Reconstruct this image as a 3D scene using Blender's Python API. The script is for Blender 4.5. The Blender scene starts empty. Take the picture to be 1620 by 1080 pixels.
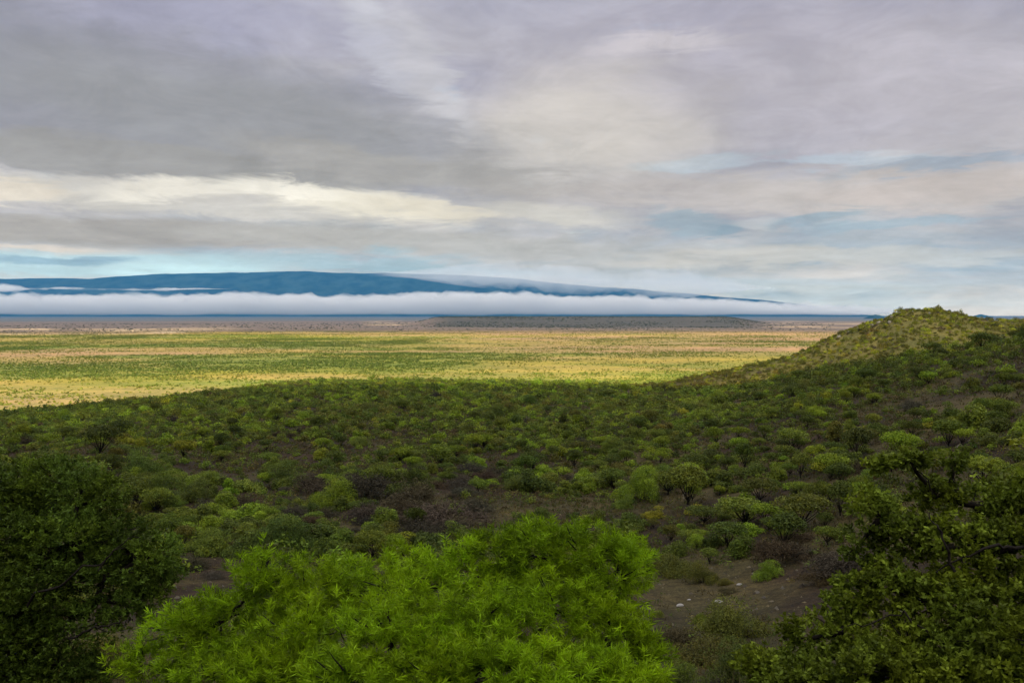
import bpy, math, random
import numpy as np
from mathutils import Vector, Matrix

sc = bpy.context.scene
COL = sc.collection
R = math.radians
rng = np.random.default_rng(7)
random.seed(7)

# ------------------------------------------------------------------ camera
FPX, CX, CY, HZ = 1403.0, 810.0, 540.0, 497.0
PITCH = math.atan((CY - HZ) / FPX)
cam_d = bpy.data.cameras.new("camera")
cam_d.sensor_width = 36.0
cam_d.lens = 36.0 * FPX / 1620.0
cam_d.clip_start = 0.1
cam_d.clip_end = 400000.0
cam = bpy.data.objects.new("camera", cam_d)
COL.objects.link(cam)
cam.location = (0, 0, 0)
cam.rotation_euler = (R(90) - PITCH, 0, 0)
sc.camera = cam
cp, sp = math.cos(PITCH), math.sin(PITCH)


def ray(px, py):
    u, v = (px - CX) / FPX, (CY - py) / FPX
    return np.array([u, cp + v * sp, -sp + v * cp])


def pt(px, py, y):
    d = ray(px, py)
    return d * (y / d[1])


def project(P):
    P = np.atleast_2d(P)
    f = P[:, 1] * cp - P[:, 2] * sp
    up = P[:, 1] * sp + P[:, 2] * cp
    f = np.maximum(f, 1e-3)
    return CX + FPX * P[:, 0] / f, CY - FPX * up / f


# ------------------------------------------------------------------ noise
def _h(xi, yi, seed):
    h = (xi.astype(np.int64) * 374761393 + yi.astype(np.int64) * 668265263 + seed * 974634777) & 0xFFFFFFFF
    h = ((h ^ (h >> 13)) * 1274126177) & 0xFFFFFFFF
    h = h ^ (h >> 16)
    return (h & 0xFFFFFF) / float(0xFFFFFF)


def vnoise(x, y, seed=0):
    x = np.asarray(x, float); y = np.asarray(y, float)
    xi, yi = np.floor(x), np.floor(y)
    fx, fy = x - xi, y - yi
    fx = fx * fx * (3 - 2 * fx); fy = fy * fy * (3 - 2 * fy)
    a, b = _h(xi, yi, seed), _h(xi + 1, yi, seed)
    c, d = _h(xi, yi + 1, seed), _h(xi + 1, yi + 1, seed)
    return (a * (1 - fx) + b * fx) * (1 - fy) + (c * (1 - fx) + d * fx) * fy


def fbm(x, y, seed=0, octv=4, gain=0.5):
    s, a, t = 0.0, 1.0, 0.0
    for k in range(octv):
        s = s + a * vnoise(np.asarray(x) * 2 ** k + 17.3 * k, np.asarray(y) * 2 ** k - 9.1 * k, seed + k)
        t += a; a *= gain
    return s / t


def sstep(a, b, x):
    t = np.clip((np.asarray(x, float) - a) / (b - a), 0, 1)
    return t * t * (3 - 2 * t)


def lerp(a, b, t):
    return a + (b - a) * t


# ------------------------------------------------------------------ terrain height
SUN_AZ = R(194)            # the sun stands behind the camera, a little to its left
SUN_EL = R(14.0)
SUN_H = np.array([math.sin(SUN_AZ), math.cos(SUN_AZ)])
PLAIN = -100.0
KD = np.array([0.5, 5, 10, 20, 40, 60, 80, 100, 140, 200, 260, 300, 340, 400, 450, 520, 600, 700, 850, 1100, 1500, 3000, 90000.])
NEAR = [-1.7, -3.4, -5.5, -10, -16.5, -21, -24.3, -26.3, -27.8, -29.2, -30.3]
PROF = {
    -60: NEAR + [-31, -32, -34, -37, -44, -54, -66, -80, -95, -100, -100, -100],
    -32: NEAR + [-32, -35.5, -40, -46, -54, -64, -74, -86, -97, -100, -100, -100],
    -27: NEAR + [-31.5, -34.5, -38, -43, -52, -62, -73, -86, -97, -100, -100, -100],
    -22: NEAR + [-31.5, -33, -36, -41, -50, -60, -72, -86, -97, -100, -100, -100],
    -14: NEAR + [-31, -31.6, -32.4, -33.4, -41, -54, -68, -84, -97, -100, -100, -100],
    -8: NEAR + [-31, -31.5, -32.4, -33.2, -40, -53, -68, -84, -97, -100, -100, -100],
    0: NEAR + [-31, -31.8, -33, -34.3, -42, -54, -68, -84, -97, -100, -100, -100],
    6: NEAR + [-31, -32, -33.6, -35.5, -43, -54, -68, -84, -97, -100, -100, -100],
    12: [-1.7, -3.4, -5.5, -10, -16.5, -21, -24.0, -25.6, -26.5, -27.6, -29, -30.2, -31.3, -33.5, -37, -46, -56, -68, -84, -97, -100, -100, -100],
    15: [-1.7, -3.4, -5.5, -10, -16.3, -20.5, -22.9, -24, -24.6, -25.2, -26.2, -27, -27.9, -31, -36, -46, -56, -68, -84, -97, -100, -100, -100],
    18: [-1.7, -3.4, -5.5, -9.9, -16, -19.6, -21.5, -22.2, -22.1, -21.6, -21.2, -21.2, -21.6, -27, -35, -46, -56, -68, -84, -97, -100, -100, -100],
    21: [-1.7, -3.4, -5.5, -9.8, -15.6, -18.7, -20.2, -20.5, -19.8, -18.4, -17.4, -17, -18.5, -26, -36, -47, -57, -68, -84, -97, -100, -100, -100],
    24: [-1.7, -3.4, -5.5, -9.6, -15.2, -17.8, -18.9, -18.9, -17.7, -15.6, -13.6, -12.8, -16, -26, -36, -47, -57, -68, -84, -97, -100, -100, -100],
    27: [-1.7, -3.4, -5.5, -9.3, -14.6, -16.9, -17.6, -17.3, -15.5, -12.5, -9.6, -9.8, -14, -24, -34, -46, -57, -68, -84, -97, -100, -100, -100],
    30: [-1.7, -3.4, -5.5, -9.0, -14, -16, -16.3, -15.6, -13.2, -9.4, -6.5, -8, -13, -24, -34, -46, -57, -68, -84, -97, -100, -100, -100],
    36: [-1.7, -3.4, -5.3, -8.5, -12.8, -14, -13.8, -12.6, -9.2, -4, -2, -5, -11, -23, -34, -46, -57, -68, -84, -97, -100, -100, -100],
    60: [-1.7, -3.0, -4.5, -7, -9.5, -9.5, -8, -5, 1, 8, 10, 8, 2, -10, -22, -38, -52, -66, -84, -97, -100, -100, -100],
    130: [-1.7, -2.4, -3, -4, -5, -5, -4, -2, 0, 2, 2, 0, -4, -12, -24, -38, -52, -66, -84, -97, -100, -100, -100],
    180: [-1.7, -2.2, -2.6, -3, -4, -4, -4, -4, -4, -5, -6, -8, -10, -14, -24, -38, -52, -66, -84, -97, -100, -100, -100],
    300: NEAR + [-31, -32, -34, -37, -44, -54, -66, -80, -95, -100, -100, -100],
}
LD0, LD1, NLD = math.log(0.5), math.log(90000.), 700
AZS = np.arange(-180, 180, 0.5)
_ld = np.linspace(LD0, LD1, NLD)
keys = sorted(PROF)
karr = np.array([np.interp(_ld, np.log(KD), PROF[k]) for k in keys])
kaz = np.array(keys, float)
TAB = np.empty((len(AZS), NLD))
for j in range(NLD):
    TAB[:, j] = np.interp(np.where(AZS < -60, AZS + 360, AZS), kaz, karr[:, j])


def blur(a, n, axis, wrap):
    k = np.hanning(2 * n + 3)[1:-1]; k /= k.sum()
    pad = [(0, 0), (0, 0)]; pad[axis] = (n, n)
    b = np.pad(a, pad, mode='wrap' if wrap else 'edge')
    out = np.zeros_like(a)
    for i, w in enumerate(k):
        sl = [slice(None), slice(None)]; sl[axis] = slice(i, i + a.shape[axis])
        out += w * b[tuple(sl)]
    return out


TAB = blur(blur(TAB, 5, 0, True), 7, 1, False)

# the hill beyond the spur: silhouette by azimuth (photo silhouette turned into heights at its own distance)
HILL_D = 620.0
_hx = [900, 1060, 1130, 1200, 1240, 1280, 1300, 1330, 1360, 1385, 1402, 1414, 1426, 1482, 1498, 1520, 1560, 1600, 1640, 1700, 1900]
_hy = [620, 604, 588, 573, 563, 549, 538, 525, 515, 507, 503, 495, 490, 490, 494, 498, 506, 506, 508, 506, 504]
H_AZ = np.array([math.degrees(math.atan((x - CX) / FPX)) for x in _hx])
H_Z = np.array([(HZ - y) / FPX * HILL_D for y in _hy]) - 0.3


def H(x, y):
    x = np.asarray(x, float); y = np.asarray(y, float)
    d = np.sqrt(x * x + y * y)
    az = np.degrees(np.arctan2(x, y))
    ld = np.log(np.maximum(d, 0.5))
    fj = np.clip((ld - LD0) / (LD1 - LD0) * (NLD - 1), 0, NLD - 1.001)
    j = fj.astype(int); tj = fj - j
    fi = (az + 180) / 0.5
    i0 = np.floor(fi).astype(int); ti = fi - i0
    i1 = (i0 + 1) % len(AZS); i0 = i0 % len(AZS)
    z = (TAB[i0, j] * (1 - tj) + TAB[i0, j + 1] * tj) * (1 - ti) + (TAB[i1, j] * (1 - tj) + TAB[i1, j + 1] * tj) * ti
    # hill
    zh = np.interp(az, H_AZ, H_Z)
    zh = zh - 0.36 * (np.sqrt((d - HILL_D) ** 2 + 24 ** 2) - 24) + 2.2 * (fbm(x / 26, y / 26, 31, 3) - 0.5)
    w = sstep(-8, 4, az) * (1 - sstep(55, 75, az))
    k = 4.0
    m = np.maximum(z, zh)
    zs = m + k * np.exp(-np.abs(z - zh) / k) * 0.35
    z = lerp(z, np.where(zh > z - 40, zs, z), w)
    # unseen ridge added behind the camera, shaped to shade the near slopes
    s = x * SUN_H[0] + y * SUN_H[1]
    t = x * SUN_H[1] - y * SUN_H[0]
    back = sstep(6, 270, s) * (0.45 * sstep(6, 150, s) + 0.55) * 144 + 9 * (fbm(t / 60, s / 60, 5, 3) - 0.5) * sstep(60, 250, s)
    z = z + back * (1 - sstep(1200, 3000, s))
    # swells of the ground
    z = z + 1.1 * (fbm(x / 35, y / 35, 3, 3) - 0.5) * sstep(15, 80, d) * (1 - sstep(900, 1500, d) * 0.5)
    z = z + 0.12 * (fbm(x / 3, y / 3, 9, 2) - 0.5) * sstep(3, 10, d) * (1 - sstep(200, 400, d))
    z = z + 9 * (fbm(x / 900, y / 900, 11, 3) - 0.5) * sstep(1200, 2200, d) * (1 - sstep(9000, 14000, d))
    # low wooded rise far out on the plain
    xa = x / np.maximum(y, 1) * FPX + CX
    e = sstep(640, 700, xa + 40 * (fbm(y / 900, x / 900, 21, 2) - 0.5)) * (1 - sstep(1140, 1230, xa))
    z = z + np.where(y > 3000, 72 * e * sstep(6900, 8600, d) * (1 - sstep(9500, 14000, d)), 0)
    return z


def drop(px, py):
    """where the line of sight through a pixel meets the ground"""
    d = ray(px, py)
    t = np.geomspace(3, 4000, 4000)
    P = d[None, :] * t[:, None]
    below = P[:, 2] < H(P[:, 0], P[:, 1])
    i = int(np.argmax(below))
    return P[i] if below.any() else None


# ------------------------------------------------------------------ mesh helpers
def make_mesh(name, V, F, mats=(), attrs=None, smooth=False, mat_idx=None):
    V = np.asarray(V, np.float32); F = np.asarray(F, np.int32)
    me = bpy.data.meshes.new(name)
    me.vertices.add(len(V)); me.vertices.foreach_set("co", V.ravel())
    n, k = F.shape
    me.loops.add(n * k); me.loops.foreach_set("vertex_index", F.ravel())
    me.polygons.add(n)
    me.polygons.foreach_set("loop_start", np.arange(0, n * k, k, dtype=np.int32))
    if smooth:
        me.polygons.foreach_set("use_smooth", np.ones(n, bool))
    for m in mats:
        me.materials.append(m)
    if mat_idx is not None:
        me.polygons.foreach_set("material_index", np.asarray(mat_idx, np.int32))
    for an, (typ, arr) in (attrs or {}).items():
        at = me.attributes.new(an, typ, 'POINT')
        if typ == 'FLOAT_COLOR':
            a4 = np.ones((len(V), 4), np.float32); a4[:, :3] = arr
            at.data.foreach_set("color", a4.ravel())
        else:
            at.data.foreach_set("value", np.asarray(arr, np.float32).ravel())
    me.update(calc_edges=True)
    return me


def link(name, me, parent=None, loc=None, rz=0.0, scale=None):
    o = bpy.data.objects.new(name, me)
    COL.objects.link(o)
    if parent is not None:
        o.parent = parent
    if loc is not None:
        o.location = loc
    if rz:
        o.rotation_euler = (0, 0, rz)
    if scale is not None:
        o.scale = scale
    return o


def tag(o, label=None, cat=None, group=None, kind=None):
    if label: o["label"] = label
    if cat: o["category"] = cat
    if group: o["group"] = group
    if kind: o["kind"] = kind
    return o


def unit(v):
    return v / np.maximum(np.linalg.norm(v, axis=-1, keepdims=True), 1e-9)


def leaf_quads(P, N, L, W, rg, A=None):
    """diamond leaves: centre P, face normal N, length L, width W; A fixes the long axis"""
    n = len(P)
    N = unit(N)
    A = rg.normal(size=(n, 3)) if A is None else A
    A = unit(A - N * (A * N).sum(1, keepdims=True))
    B = np.cross(N, A)
    L = np.broadcast_to(np.asarray(L, float), (n,))[:, None]; W = np.broadcast_to(np.asarray(W, float), (n,))[:, None]
    V = np.empty((n, 4, 3))
    V[:, 0] = P - A * L * .5; V[:, 1] = P + B * W * .5 - A * L * .05; V[:, 2] = P + A * L * .5; V[:, 3] = P - B * W * .5 - A * L * .05
    return V.reshape(-1, 3), np.arange(4 * n).reshape(n, 4)


def tube(path, rad, sides=6):
    path = np.asarray(path, float); k = len(path)
    rad = np.broadcast_to(np.asarray(rad, float), (k,))
    T = np.gradient(path, axis=0); T = unit(T)
    ref = np.array([0.31, 0.17, 0.94]) if abs(T[0, 2]) < .9 else np.array([1., 0.1, 0.])
    B = unit(np.cross(T, ref)); C = np.cross(T, B)
    a = np.arange(sides) / sides * 2 * math.pi
    V = path[:, None, :] + rad[:, None, None] * (np.cos(a)[None, :, None] * B[:, None, :] + np.sin(a)[None, :, None] * C[:, None, :])
    i = np.arange(k - 1)[:, None] * sides; j = np.arange(sides)[None, :]; j2 = (j + 1) % sides
    F = np.stack([i + j, i + j2, i + sides + j2, i + sides + j], -1).reshape(-1, 4)
    return V.reshape(-1, 3), F


class Buf:
    def __init__(s):
        s.V, s.F, s.X, s.n = [], [], {}, 0

    def add(s, V, F, **attrs):
        s.V.append(V); s.F.append(F + s.n); s.n += len(V)
        for k, a in attrs.items():
            s.X.setdefault(k, []).append(a)

    def get(s):
        return np.concatenate(s.V), np.concatenate(s.F), {k: np.concatenate(a) for k, a in s.X.items()}


def curve(a, b, rg, sag=0.0, wob=0.1, k=7):
    a, b = np.asarray(a, float), np.asarray(b, float)
    t = np.linspace(0, 1, k)[:, None]
    L = np.linalg.norm(b - a)
    P = a + (b - a) * t
    P[:, 2] += (sag * L * 4 * t * (1 - t))[:, 0]
    w = np.cumsum(rg.normal(0, wob * L / k, (k, 3)), 0)
    w -= w[-1] * t
    return P + w


# ------------------------------------------------------------------ node helpers
class NT:
    def __init__(s, tree):
        s.t = tree; tree.nodes.clear()

    def node(s, typ, **props):
        n = s.t.nodes.new(typ)
        for k, v in props.items():
            setattr(n, k, v)
        return n

    def put(s, sock, v):
        if v is None: return
        if isinstance(v, bpy.types.NodeSocket): s.t.links.new(v, sock)
        else: sock.default_value = v

    def m(s, op, a, b=None, c=None, clamp=False):
        n = s.node('ShaderNodeMath', operation=op, use_clamp=clamp)
        for i, v in enumerate((a, b, c)): s.put(n.inputs[i], v)
        return n.outputs[0]

    def vm(s, op, a, b=None, sc=None):
        n = s.node('ShaderNodeVectorMath', operation=op)
        s.put(n.inputs[0], a); s.put(n.inputs[1], b)
        if sc is not None: s.put(n.inputs['Scale'], sc)
        return n.outputs[0]

    def noise(s, vec, scale, detail=4, rough=.5, dist=0.0, col=False, ntype='FBM'):
        n = s.node('ShaderNodeTexNoise')
        n.noise_dimensions = '3D'; n.noise_type = ntype
        s.put(n.inputs['Vector'], vec); s.put(n.inputs['Scale'], scale); s.put(n.inputs['Detail'], detail)
        s.put(n.inputs['Roughness'], rough); s.put(n.inputs['Distortion'], dist)
        return n.outputs['Color' if col else 'Fac']

    def mix(s, fac, a, b, mode='MIX'):
        n = s.node('ShaderNodeMix', data_type='RGBA', blend_type=mode)
        n.clamp_factor = True
        s.put(n.inputs[0], fac)
        for i, v in ((6, a), (7, b)):
            if isinstance(v, (tuple, list)) and len(v) == 3: v = (*v, 1)
            s.put(n.inputs[i], v)
        return n.outputs[2]

    def ss(s, a, b, x):
        n = s.node('ShaderNodeMapRange', interpolation_type='SMOOTHSTEP')
        s.put(n.inputs[0], x); s.put(n.inputs[1], a); s.put(n.inputs[2], b)
        return n.outputs[0]

    def comb(s, x, y, z):
        n = s.node('ShaderNodeCombineXYZ')
        for i, v in enumerate((x, y, z)): s.put(n.inputs[i], v)
        return n.outputs[0]


def new_mat(name):
    m = bpy.data.materials.new(name); m.use_nodes = True
    return m, NT(m.node_tree)


def lin(r, g, b):
    f = lambda c: (c / 255 / 12.92) if c / 255 <= .04045 else ((c / 255 + .055) / 1.055) ** 2.4
    return (f(r), f(g), f(b))


def leaf_material(name, base, trans=0.35, source='fixed', rough=0.55):
    """leaf: matt with some light coming through; every leaf and clump differs a little in colour"""
    m, t = new_mat(name)
    if source == 'object':
        c = t.node('ShaderNodeObjectInfo').outputs['Color']
    elif source == 'tint':
        c = t.node('ShaderNodeAttribute', attribute_name='tint').outputs['Color']
    else:
        c = (*base, 1)
    v = t.node('ShaderNodeAttribute', attribute_name='leafvar').outputs['Fac']
    pos = t.node('ShaderNodeTexCoord').outputs['Object']
    n = t.noise(pos, 1.3, 2)
    c = t.mix(t.ss(.35, .7, n), c, t.mix(1.0, c, (1.25, 1.12, .75), 'MULTIPLY'))
    c = t.mix(1.0, c, t.comb(v, v, v), 'MULTIPLY')
    d = t.node('ShaderNodeBsdfPrincipled')
    t.put(d.inputs['Base Color'], c); t.put(d.inputs['Roughness'], rough)
    d.inputs['Specular IOR Level'].default_value = 0.08
    tr = t.node('ShaderNodeBsdfTranslucent'); t.put(tr.inputs['Color'], c)
    mx = t.node('ShaderNodeMixShader'); mx.inputs[0].default_value = trans
    t.t.links.new(d.outputs[0], mx.inputs[1]); t.t.links.new(tr.outputs[0], mx.inputs[2])
    o = t.node('ShaderNodeOutputMaterial'); t.t.links.new(mx.outputs[0], o.inputs[0])
    return m


def bark_material(name, base):
    m, t = new_mat(name)
    pos = t.node('ShaderNodeTexCoord').outputs['Object']
    n = t.noise(t.vm('MULTIPLY', pos, (6, 6, 1.5)), 4, 5, .65)
    c = t.mix(n, tuple(.5 * b for b in base), tuple(1.5 * b for b in base))
    d = t.node('ShaderNodeBsdfPrincipled'); t.put(d.inputs['Base Color'], c); d.inputs['Roughness'].default_value = .95; d.inputs['Specular IOR Level'].default_value = .1
    bp = t.node('ShaderNodeBump'); bp.inputs['Strength'].default_value = .6; bp.inputs['Distance'].default_value = .02
    t.put(bp.inputs['Height'], n); t.t.links.new(bp.outputs[0], d.inputs['Normal'])
    o = t.node('ShaderNodeOutputMaterial'); t.t.links.new(d.outputs[0], o.inputs[0])
    return m


M_bark = bark_material('dark_bark', (.015, .012, .009))
M_leaf_obj = leaf_material('bush_leaf', None, .3, 'object')
M_leaf_tint = leaf_material('scrub_leaf', None, .38, 'tint')
M_leaf_lime = leaf_material('lime_leaf', (.160, .268, .005), .42)
M_leaf_dark = leaf_material('dark_small_leaf', (.072, .116, .014), .34)
M_leaf_round = leaf_material('olive_round_leaf', (.098, .136, .013), .34)
M_twig_obj, _t = new_mat('dry_twig')
_c = _t.node('ShaderNodeObjectInfo').outputs['Color']
_v = _t.node('ShaderNodeAttribute', attribute_name='leafvar').outputs['Fac']
_d = _t.node('ShaderNodeBsdfPrincipled'); _t.put(_d.inputs['Base Color'], _t.mix(1.0, _c, _t.comb(_v, _v, _v), 'MULTIPLY')); _d.inputs['Roughness'].default_value = .9; _d.inputs['Specular IOR Level'].default_value = .05
_t.t.links.new(_d.outputs[0], _t.node('ShaderNodeOutputMaterial').inputs[0])

# ------------------------------------------------------------------ ground cover
# land cover seen from above: 0 bare/dry, 1 green scrub; worked out from where it lies on the ground
def cover(x, y):
    d = np.sqrt(x * x + y * y); az = np.degrees(np.arctan2(x, y))
    n1 = fbm(x / 420, y / 160, 41, 4); n2 = fbm(x / 140, y / 70, 47, 3)
    q = 1.0 / np.maximum(d, 1)
    py = HZ + 100 * FPX * q + 26 * (fbm(x / 1300 + 3, y / 520, 43, 4) - .5) * sstep(900, 1600, d)
    xa = CX + FPX * np.tan(np.radians(np.clip(az, -70, 70)))
    left = 1 - sstep(560, 900, xa)
    # rows on the plain (far to near), green share
    g_left = np.interp(py, [500, 512, 524, 529, 536, 541, 545, 550, 553, 557, 561, 566, 580, 585, 590, 600, 612, 625], [.3, .1, .15, .45, .8, .55, .9, .95, .4, .4, .9, .95, .9, .62, .5, .58, .42, .4])
    g_right = np.interp(py, [500, 512, 524, 530, 536, 543, 550, 556, 560, 566, 572, 577, 582, 588, 594, 602, 615], [.3, .15, .12, .08, .3, .42, .18, .18, .6, .66, .45, .45, .38, .48, .45, .7, .7])
    g = lerp(g_right, g_left, left)
    g = np.clip(g + 1.1 * (n1 - .5) + .7 * (n2 - .5), 0, 1)
    return g, py, xa, left


C_yel = np.array([.50, .37, .050]); C_red = np.array([.50, .30, .16]); C_grn = np.array([.16, .235, .028]); C_far_shade = np.array([.15, .115, .10])
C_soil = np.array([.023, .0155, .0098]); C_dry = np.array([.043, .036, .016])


def ground_colour(x, y):
    d = np.sqrt(x * x + y * y)
    g, py, xa, left = cover(x, y)
    red = lerp(np.interp(py, [505, 515, 524, 530, 545, 558, 572, 585], [.6, .7, .8, .85, .9, .75, .3, .1]), np.interp(py, [505, 515, 524, 536, 553, 560, 586, 600, 612, 630], [.7, .8, .5, .2, .8, .5, .10, .30, .55, .65]), left)
    red = np.clip(red + 1.2 * (fbm(x / 300, y / 200, 53, 3) - .5), 0, 1)[..., None]
    c = lerp(C_yel, C_red, red)
    c = lerp(c, C_grn, (g * .8)[..., None])
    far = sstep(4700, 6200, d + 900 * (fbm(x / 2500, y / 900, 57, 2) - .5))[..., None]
    c = lerp(c, C_far_shade * (0.75 + .5 * fbm(x / 1500, y / 600, 58, 4)[..., None]), far)  # cloud shade over the far plain is put into this darker colour
    pale = (np.exp(-((py - 519.5) / 1.6) ** 2) * (1 - sstep(250, 420, xa)) + np.exp(-((py - 511.5) / 1.0) ** 2) * sstep(560, 600, xa) * (1 - sstep(670, 690, xa)) + .5 * np.exp(-((py - 512) / 1.5) ** 2) * sstep(1190, 1220, xa))[..., None]
    c = lerp(c, np.array([.62, .46, .30]), np.clip(pale, 0, 1))  # the left strip puts a sunlit streak into the ground colour
    wood = sstep(660, 720, xa) * (1 - sstep(1150, 1230, xa)) * sstep(6500, 7200, d) * (1 - sstep(12000, 14000, d))
    c = lerp(c, np.array([.06, .06, .055]), (wood * .85)[..., None])  # woodland tone, with cloud shade over the rise put in as well
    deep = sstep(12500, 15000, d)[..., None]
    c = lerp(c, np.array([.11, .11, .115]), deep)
    # near slopes
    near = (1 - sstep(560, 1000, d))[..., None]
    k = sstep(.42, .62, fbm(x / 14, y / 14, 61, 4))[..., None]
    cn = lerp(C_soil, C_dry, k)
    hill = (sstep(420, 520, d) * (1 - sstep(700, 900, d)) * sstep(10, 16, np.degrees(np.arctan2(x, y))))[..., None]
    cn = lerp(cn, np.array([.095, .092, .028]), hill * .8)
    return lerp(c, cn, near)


# ground mesh: rings around the viewpoint, finer in the direction looked at
az = np.radians(np.concatenate([np.arange(-42, 42, .13), np.arange(42, 318, 1.5)]))
dd = np.concatenate([[0.0], np.geomspace(0.6, 62000, 400)])
A, D = np.meshgrid(az, dd, indexing='ij')
X, Y = D * np.sin(A), D * np.cos(A)
Z = H(X, Y)
na, nd = A.shape
idx = np.arange(na * nd).reshape(na, nd)
i2 = np.roll(idx, -1, 0)
F = np.stack([idx[:, :-1], idx[:, 1:], i2[:, 1:], i2[:, :-1]], -1).reshape(-1, 4)
M_ground, t = new_mat('savanna_ground')
gc = t.node('ShaderNodeAttribute', attribute_name='land').outputs['Color']
pos = t.node('ShaderNodeNewGeometry').outputs['Position']
n1 = t.noise(pos, .9, 5, .7); n2 = t.noise(pos, .06, 4, .6); n3 = t.noise(t.vm('MULTIPLY', pos, (.004, .010, 0)), 1.0, 5, .65)
c = t.mix(1.0, gc, t.mix(t.ss(.3, .7, n1), (.6, .6, .62), (1.35, 1.32, 1.25)), 'MULTIPLY')
vor = t.node('ShaderNodeTexVoronoi'); t.put(vor.inputs['Vector'], pos); vor.inputs['Scale'].default_value = 3.2
c = t.mix(1.0, c, t.mix(t.ss(.10, .30, vor.outputs['Distance']), (1.5, 1.45, 1.4), (1.0, 1.0, 1.0)), 'MULTIPLY')
n4 = t.noise(pos, 5.0, 4, .75)
c = t.mix(1.0, c, t.mix(t.ss(.36, .64, n4), (.55, .55, .56), (1.4, 1.38, 1.3)), 'MULTIPLY')
c = t.mix(1.0, c, t.mix(t.ss(.3, .7, n2), (.75, .80, .78), (1.22, 1.15, 1.05)), 'MULTIPLY')
c = t.mix(1.0, c, t.mix(t.ss(.35, .65, n3), (.80, .84, .82), (1.18, 1.12, 1.10)), 'MULTIPLY')
d = t.node('ShaderNodeBsdfPrincipled'); t.put(d.inputs['Base Color'], c); d.inputs['Roughness'].default_value = .95
d.inputs['Specular IOR Level'].default_value = .1
bp = t.node('ShaderNodeBump'); bp.inputs['Strength'].default_value = .5; bp.inputs['Distance'].default_value = .15
t.put(bp.inputs['Height'], t.noise(pos, 2.5, 6, .7)); t.t.links.new(bp.outputs[0], d.inputs['Normal'])
t.t.links.new(d.outputs[0], t.node('ShaderNodeOutputMaterial').inputs[0])
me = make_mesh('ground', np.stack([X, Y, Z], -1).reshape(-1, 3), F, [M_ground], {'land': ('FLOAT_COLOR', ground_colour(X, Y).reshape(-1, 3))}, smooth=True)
tag(link('ground', me), 'scrub covered slope and wide savanna plain reaching to the horizon', 'ground', kind='structure')

# ------------------------------------------------------------------ vegetation prototypes
def dome_blobs(rg, w, h, n, flat=.7, base=.15):
    """rounded lumps of leaf making one irregular crown w wide and h high"""
    B = []
    a0 = rg.uniform(0, 2 * math.pi)
    for i in range(n):
        a = rg.uniform(0, 2 * math.pi); r = math.sqrt(rg.uniform(0, 1)) * .36 * w
        top = h * (1 - (r / (.55 * w)) ** 2) * rg.uniform(.62, 1.05) * (1 + .28 * math.cos(a - a0) * min(1, r / (.2 * w)))
        br = w * rg.uniform(.16, .26)
        bz = br * flat
        B.append((r * math.cos(a), r * math.sin(a), max(top - bz, base * h), br, br * rg.uniform(.8, 1.2), bz))
        if r > .12 * w: B.append((r * 1.12 * math.cos(a), r * 1.12 * math.sin(a), max(top - bz, base * h) * .45, br * .95, br * .95, bz))
    return np.array(B)


def blob_leaves(rg, B, n, L, shell=(.72, 1.06), jit=.7, up=.45, var=.22, W=.55):
    w = (B[:, 3] * B[:, 4]) ** 1.0; k = rg.choice(len(B), n, p=w / w.sum())
    S = unit(rg.normal(size=(n, 3)))
    S[:, 2] = np.where((S[:, 2] < -.25) & (rg.random(n) < .7), -S[:, 2], S[:, 2])
    r = rg.uniform(shell[0] ** 2, shell[1] ** 2, n) ** .5
    r = np.where(rg.random(n) < .16, r * rg.uniform(1.0, 1.28, n), r)
    b = B[k]
    P = b[:, :3] + S * b[:, 3:6] * r[:, None]
    keep = fbm(P[:, 0] * 2.6 / b[:, 3].mean() + 11, P[:, 1] * 2.6 / b[:, 3].mean() + P[:, 2] * 2, 71, 2) > .36
    P, S, k = P[keep], S[keep], k[keep]
    N = S + jit * rg.normal(size=S.shape) + np.array([0, 0, up])
    Ls = L * rg.uniform(.7, 1.35, len(P))
    V, F = leaf_quads(P, N, Ls, Ls * W, rg)
    clump = rg.uniform(.75, 1.25, len(B))[k]
    lv = np.clip(clump * rg.normal(1, var, len(P)), .4, 1.8)
    return V, F, np.repeat(lv, 4)


def stems(rg, B, r0, base=(0, 0, -.2), most=9, sides=5, k=6):
    buf = Buf()
    for b in B[:most]:
        P = curve(base + rg.normal(0, .06, 3) * np.array([1, 1, 0]), b[:3], rg, .10, .12, k)
        V, F = tube(P, np.linspace(r0, r0 * .3, k), sides); buf.add(V, F)
    return buf


def bush_mesh(seed, w, h, n, nleaf, L, mats, flat=.7):
    rg = np.random.default_rng(seed)
    B = dome_blobs(rg, w, h, n, flat)
    b1 = stems(rg, B, .05, most=8)
    Vs, Fs, _ = b1.get()
    V, F, lv = blob_leaves(rg, B, nleaf, L)
    me = make_mesh('green_bush', np.concatenate([Vs, V]), np.concatenate([Fs, F + len(Vs)]), mats, {'leafvar': ('FLOAT', np.concatenate([np.ones(len(Vs)), lv]))}, mat_idx=np.concatenate([np.ones(len(Fs)), np.zeros(len(F))]))
    return me


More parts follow.
